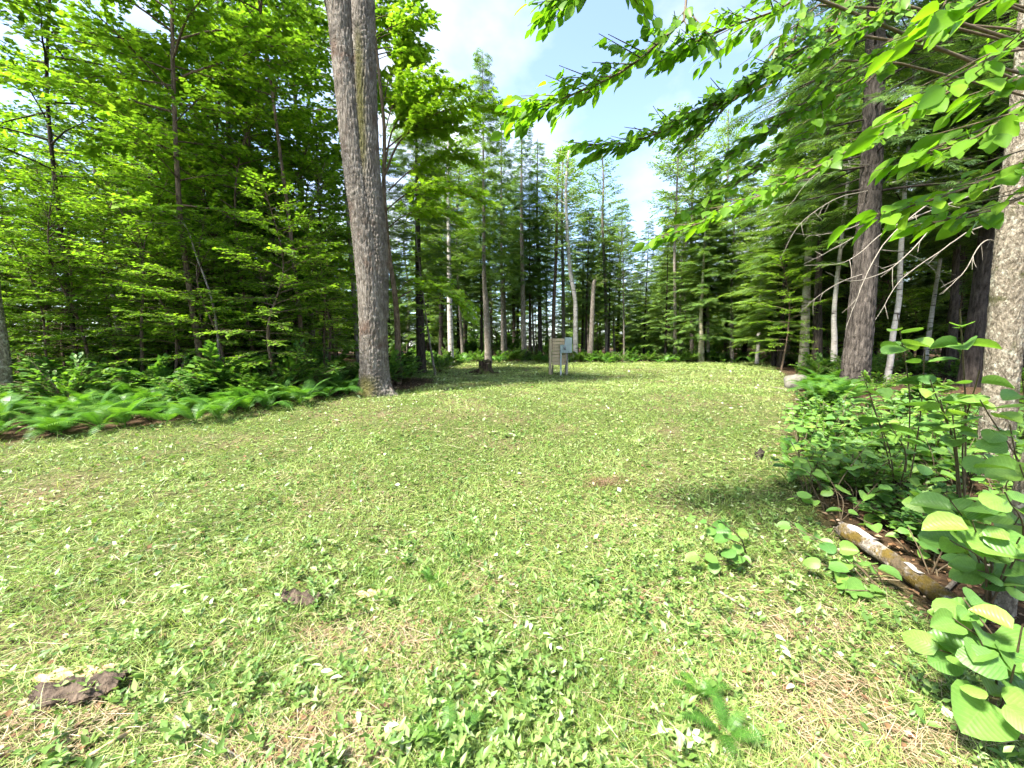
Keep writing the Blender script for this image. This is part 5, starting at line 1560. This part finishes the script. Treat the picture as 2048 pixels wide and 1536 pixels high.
_pr = np.random.default_rng(8); _LAT = _pr.uniform(-1, 1, (64, 64))


def fbm(x, y):
    """smooth value noise, -1..1"""
    t = np.zeros_like(x); a = .6
    for o in range(3):
        u, v = x * 2 ** o + 13.7 * o, y * 2 ** o + 5.1 * o
        i, j = np.floor(u).astype(int), np.floor(v).astype(int); f, g = u - i, v - j
        f = f * f * (3 - 2 * f); g = g * g * (3 - 2 * g)
        L = lambda p, q: _LAT[p % 64, q % 64]
        t = t + a * ((L(i, j) * (1 - f) + L(i + 1, j) * f) * (1 - g) + (L(i, j + 1) * (1 - f) + L(i + 1, j + 1) * f) * g); a *= .5
    return t


def bareness(x, y):
    b = np.zeros_like(x)
    for g, rx, ry, w in BARE:
        b = np.maximum(b, w * np.exp(-(((x - g[0]) / rx) ** 2 + ((y - g[1]) / ry) ** 2)))
    n = fbm(x * 1.6, y * 1.6) + .8 * fbm(x * 5.1 + 7, y * 5.1)
    return np.clip(b * (.75 + .6 * fbm(x * 7, y * 7 + 3)) + .55 * np.clip(n - .12, 0, 1.2), 0, 1)


def field_points(rng, n, r_lo=1.05, r_hi=30.0, spread=1.02):
    r = np.exp(rng.uniform(math.log(r_lo), math.log(r_hi), n)); a = rng.uniform(-spread, spread, n)
    x = r * np.sin(a); y = r * np.cos(a)
    ok = (y > .9) & (y < 29)
    return x[ok], y[ok]


def lie(rng, n, up_lo, up_hi):
    a = rng.uniform(0, 6.283, n); e = rng.uniform(up_lo, up_hi, n)
    return np.stack([np.cos(a) * np.cos(e), np.sin(a) * np.cos(e), np.sin(e)], -1)


T_BLADE = (np.array([[-.5, 0, 0], [.5, 0, 0], [-.38, .5, .07], [.38, .5, .07], [0, 1, -.06]], float), np.array([[0, 1, 3], [0, 3, 2], [2, 3, 4]]))
T_STRIP = (np.array([[-.5, 0, 0], [.5, 0, 0], [.35, 1, .02], [-.35, 1, .02]], float), np.array([[0, 1, 2, 3]]))
T_CURL = (np.array([[0, 0, 0], [-.30, .42, .11], [.30, .42, .11], [0, .45, -.02], [0, 1, .08]], float),
          np.array([[0, 3, 1], [0, 2, 3], [3, 4, 1], [3, 2, 4]]))


def field():
    rng = np.random.default_rng(201)
    grow = lambda r: np.clip(1 + (r - 2.5) * .085, .85, 2.6)
    # grass
    x, y = field_points(rng, 270000)
    k = ~is_wood(x, y) & (rng.random(len(x)) > 1.05 * bareness(x, y)); x, y = x[k], y[k]; n = len(x); r = np.hypot(x, y)
    pos = np.stack([x, y, gz(x, y) + rng.uniform(-.004, .016, n)], -1)
    d = lie(rng, n, .02, .95); tuft = np.clip(fbm(x * 3.2, y * 3.2) * 1.6 + .3, 0, 1); d[:, 2] *= .35 + .9 * tuft
    L = (.03 + rng.gamma(2.0, .026, n)).clip(.03, .19) * grow(r) ** .9; W = rng.uniform(.0016, .0036, n) * grow(r) ** 1.3
    nn = np.stack([rng.normal(0, .5, n), rng.normal(0, .5, n), np.ones(n)], -1)
    patch = .30 * fbm(x * 1.1 + 4, y * 1.1) + .16 * fbm(x * 4 + 1, y * 4)
    tint = np.clip(rng.normal(.60, .20, n) + patch + .20 * bareness(x, y) + .22 * sstep(5, 14, y), 0, 1)  # paler with distance: brightness of the sunlit far clearing put into the blade colour
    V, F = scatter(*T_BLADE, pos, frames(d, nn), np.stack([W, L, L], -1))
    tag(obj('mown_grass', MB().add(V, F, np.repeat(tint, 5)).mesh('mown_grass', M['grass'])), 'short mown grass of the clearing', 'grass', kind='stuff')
    # broad leaves, cut and growing
    x, y = field_points(rng, 105000)
    k = ~is_wood(x, y) & (rng.random(len(x)) > 1.1 * bareness(x, y)); x, y = x[k], y[k]; n = len(x); r = np.hypot(x, y)
    pos = np.stack([x, y, gz(x, y) + rng.uniform(.004, .030, n)], -1)
    d = lie(rng, n, -.25, .75); nn = np.stack([rng.normal(0, .55, n), rng.normal(0, .55, n), np.ones(n)], -1)
    s = rng.gamma(3, .0072, n).clip(.007, .062) * grow(r)
    tint = np.clip(rng.normal(.46, .18, n) + .25 * fbm(x * 1.3, y * 1.3 + 9) + .18 * sstep(5, 14, y), 0, .9); pale = rng.random(n) < .06; tint[pale] = rng.uniform(.72, .98, pale.sum())  # far leaves paler too, the far clearing's sunlight painted into their tint
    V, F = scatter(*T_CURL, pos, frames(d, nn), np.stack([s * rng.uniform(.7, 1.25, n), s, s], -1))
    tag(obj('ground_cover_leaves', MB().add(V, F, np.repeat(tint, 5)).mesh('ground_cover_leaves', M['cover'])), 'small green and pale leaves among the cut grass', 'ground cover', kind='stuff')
    # dry straw
    x, y = field_points(rng, 90000, r_hi=20)
    b = bareness(x, y); k = ~is_wood(x, y) & (rng.random(len(x)) < .22 + 1.0 * b); x, y = x[k], y[k]; n = len(x); r = np.hypot(x, y)
    pos = np.stack([x, y, gz(x, y) + rng.uniform(.001, .022, n)], -1)
    d = lie(rng, n, -.08, .20); nn = np.stack([rng.normal(0, .4, n), rng.normal(0, .4, n), np.ones(n)], -1)
    L = rng.uniform(.04, .19, n) * grow(r) ** .6; W = rng.uniform(.0012, .003, n) * grow(r)
    V, F = scatter(*T_STRIP, pos, frames(d, nn), np.stack([W, L, L], -1))
    tag(obj('dry_straw', MB().add(V, F, np.repeat(np.clip(rng.normal(.55, .25, n), 0, 1), 4)).mesh('dry_straw', M['straw'])), 'dry straw and cut stems lying in the grass', 'straw', kind='stuff')
    # weeds with upright narrow leaves in the foreground
    x, y = field_points(rng, 4200, r_hi=6.0); k = ~is_wood(x, y) & (rng.random(len(x)) < np.clip(.25 + 1.6 * fbm(x * 1.7 + 2, y * 1.7), .03, 1)) & (bareness(x, y) < .6); x, y = x[k], y[k]
    P, D, S, TI, NN = [], [], [], [], []
    for i in range(len(x)):
        h = rng.uniform(.03, .12); lf = rng.uniform(.7, 1.35); z = float(gz(x[i], y[i])); m = int(rng.integers(5, 11)); tl = rng.normal(0, .5, 2); t0 = rng.uniform(.3, .7)
        for q in range(m):
            a = q * 2.4 + rng.random(); u = (q + 1) / m
            P.append((x[i] + tl[0] * h * u, y[i] + tl[1] * h * u, z + h * u)); e = rng.uniform(.0, .8)
            D.append((math.cos(a) * math.cos(e), math.sin(a) * math.cos(e), math.sin(e))); S.append(rng.uniform(.022, .055) * lf); TI.append(t0 + rng.normal(0, .12)); NN.append((rng.normal(0, .3), rng.normal(0, .3), 1))
    S = np.array(S)
    V, F = scatter(*T_CURL, np.array(P), frames(np.array(D), np.array(NN)), np.stack([S * .75, S, S], -1))
    tag(obj('low_weeds', MB().add(V, F, np.repeat(np.clip(TI, 0, .85), 5)).mesh('low_weeds', M['cover'])), 'low leafy weeds growing through the mown grass', 'weeds', kind='stuff')
    # brown leaf litter, also under the trees
    x, y = field_points(rng, 22000, r_hi=16); w = is_wood(x, y); k = w | (rng.random(len(x)) < .07 + .75 * bareness(x, y)); x, y, w = x[k], y[k], w[k]; n = len(x); r = np.hypot(x, y)
    pos = np.stack([x, y, gz(x, y) + rng.uniform(.004, .02, n)], -1)
    d = lie(rng, n, -.15, .25); nn = np.stack([rng.normal(0, .35, n), rng.normal(0, .35, n), np.ones(n)], -1)
    s = rng.uniform(.02, .05, n) * grow(r)
    V, F = scatter(*T_CURL, pos, frames(d, nn), s)
    tag(obj('leaf_litter', MB().add(V, F, np.repeat(np.clip(rng.normal(.45, .25, n), 0, 1), 5)).mesh('leaf_litter', M['litter'])), 'brown dead leaves scattered on the ground', 'leaf litter', kind='stuff')
    # a clump of rusty needles
    g = ground_at(1215, 968); n = 800
    x = g[0] + rng.normal(0, .15, n); y = g[1] + rng.normal(0, .08, n)
    pos = np.stack([x, y, gz(x, y) + rng.uniform(.0, .045, n)], -1); d = lie(rng, n, -.1, .5)
    L = rng.uniform(.03, .09, n)
    V, F = scatter(*T_STRIP, pos - g, frames(d, np.tile([0.01, 0.02, 1.0], (n, 1))), np.stack([np.full(n, .0022), L, L], -1))
    o = obj('needle_clump', MB().add(V, F, np.repeat(rng.uniform(.15, .8, n), 4)).mesh('needle_clump', M['litter']), None, tuple(g))
    tag(o, 'rusty brown clump of dead needles in the middle of the grass', 'needle clump')


field()
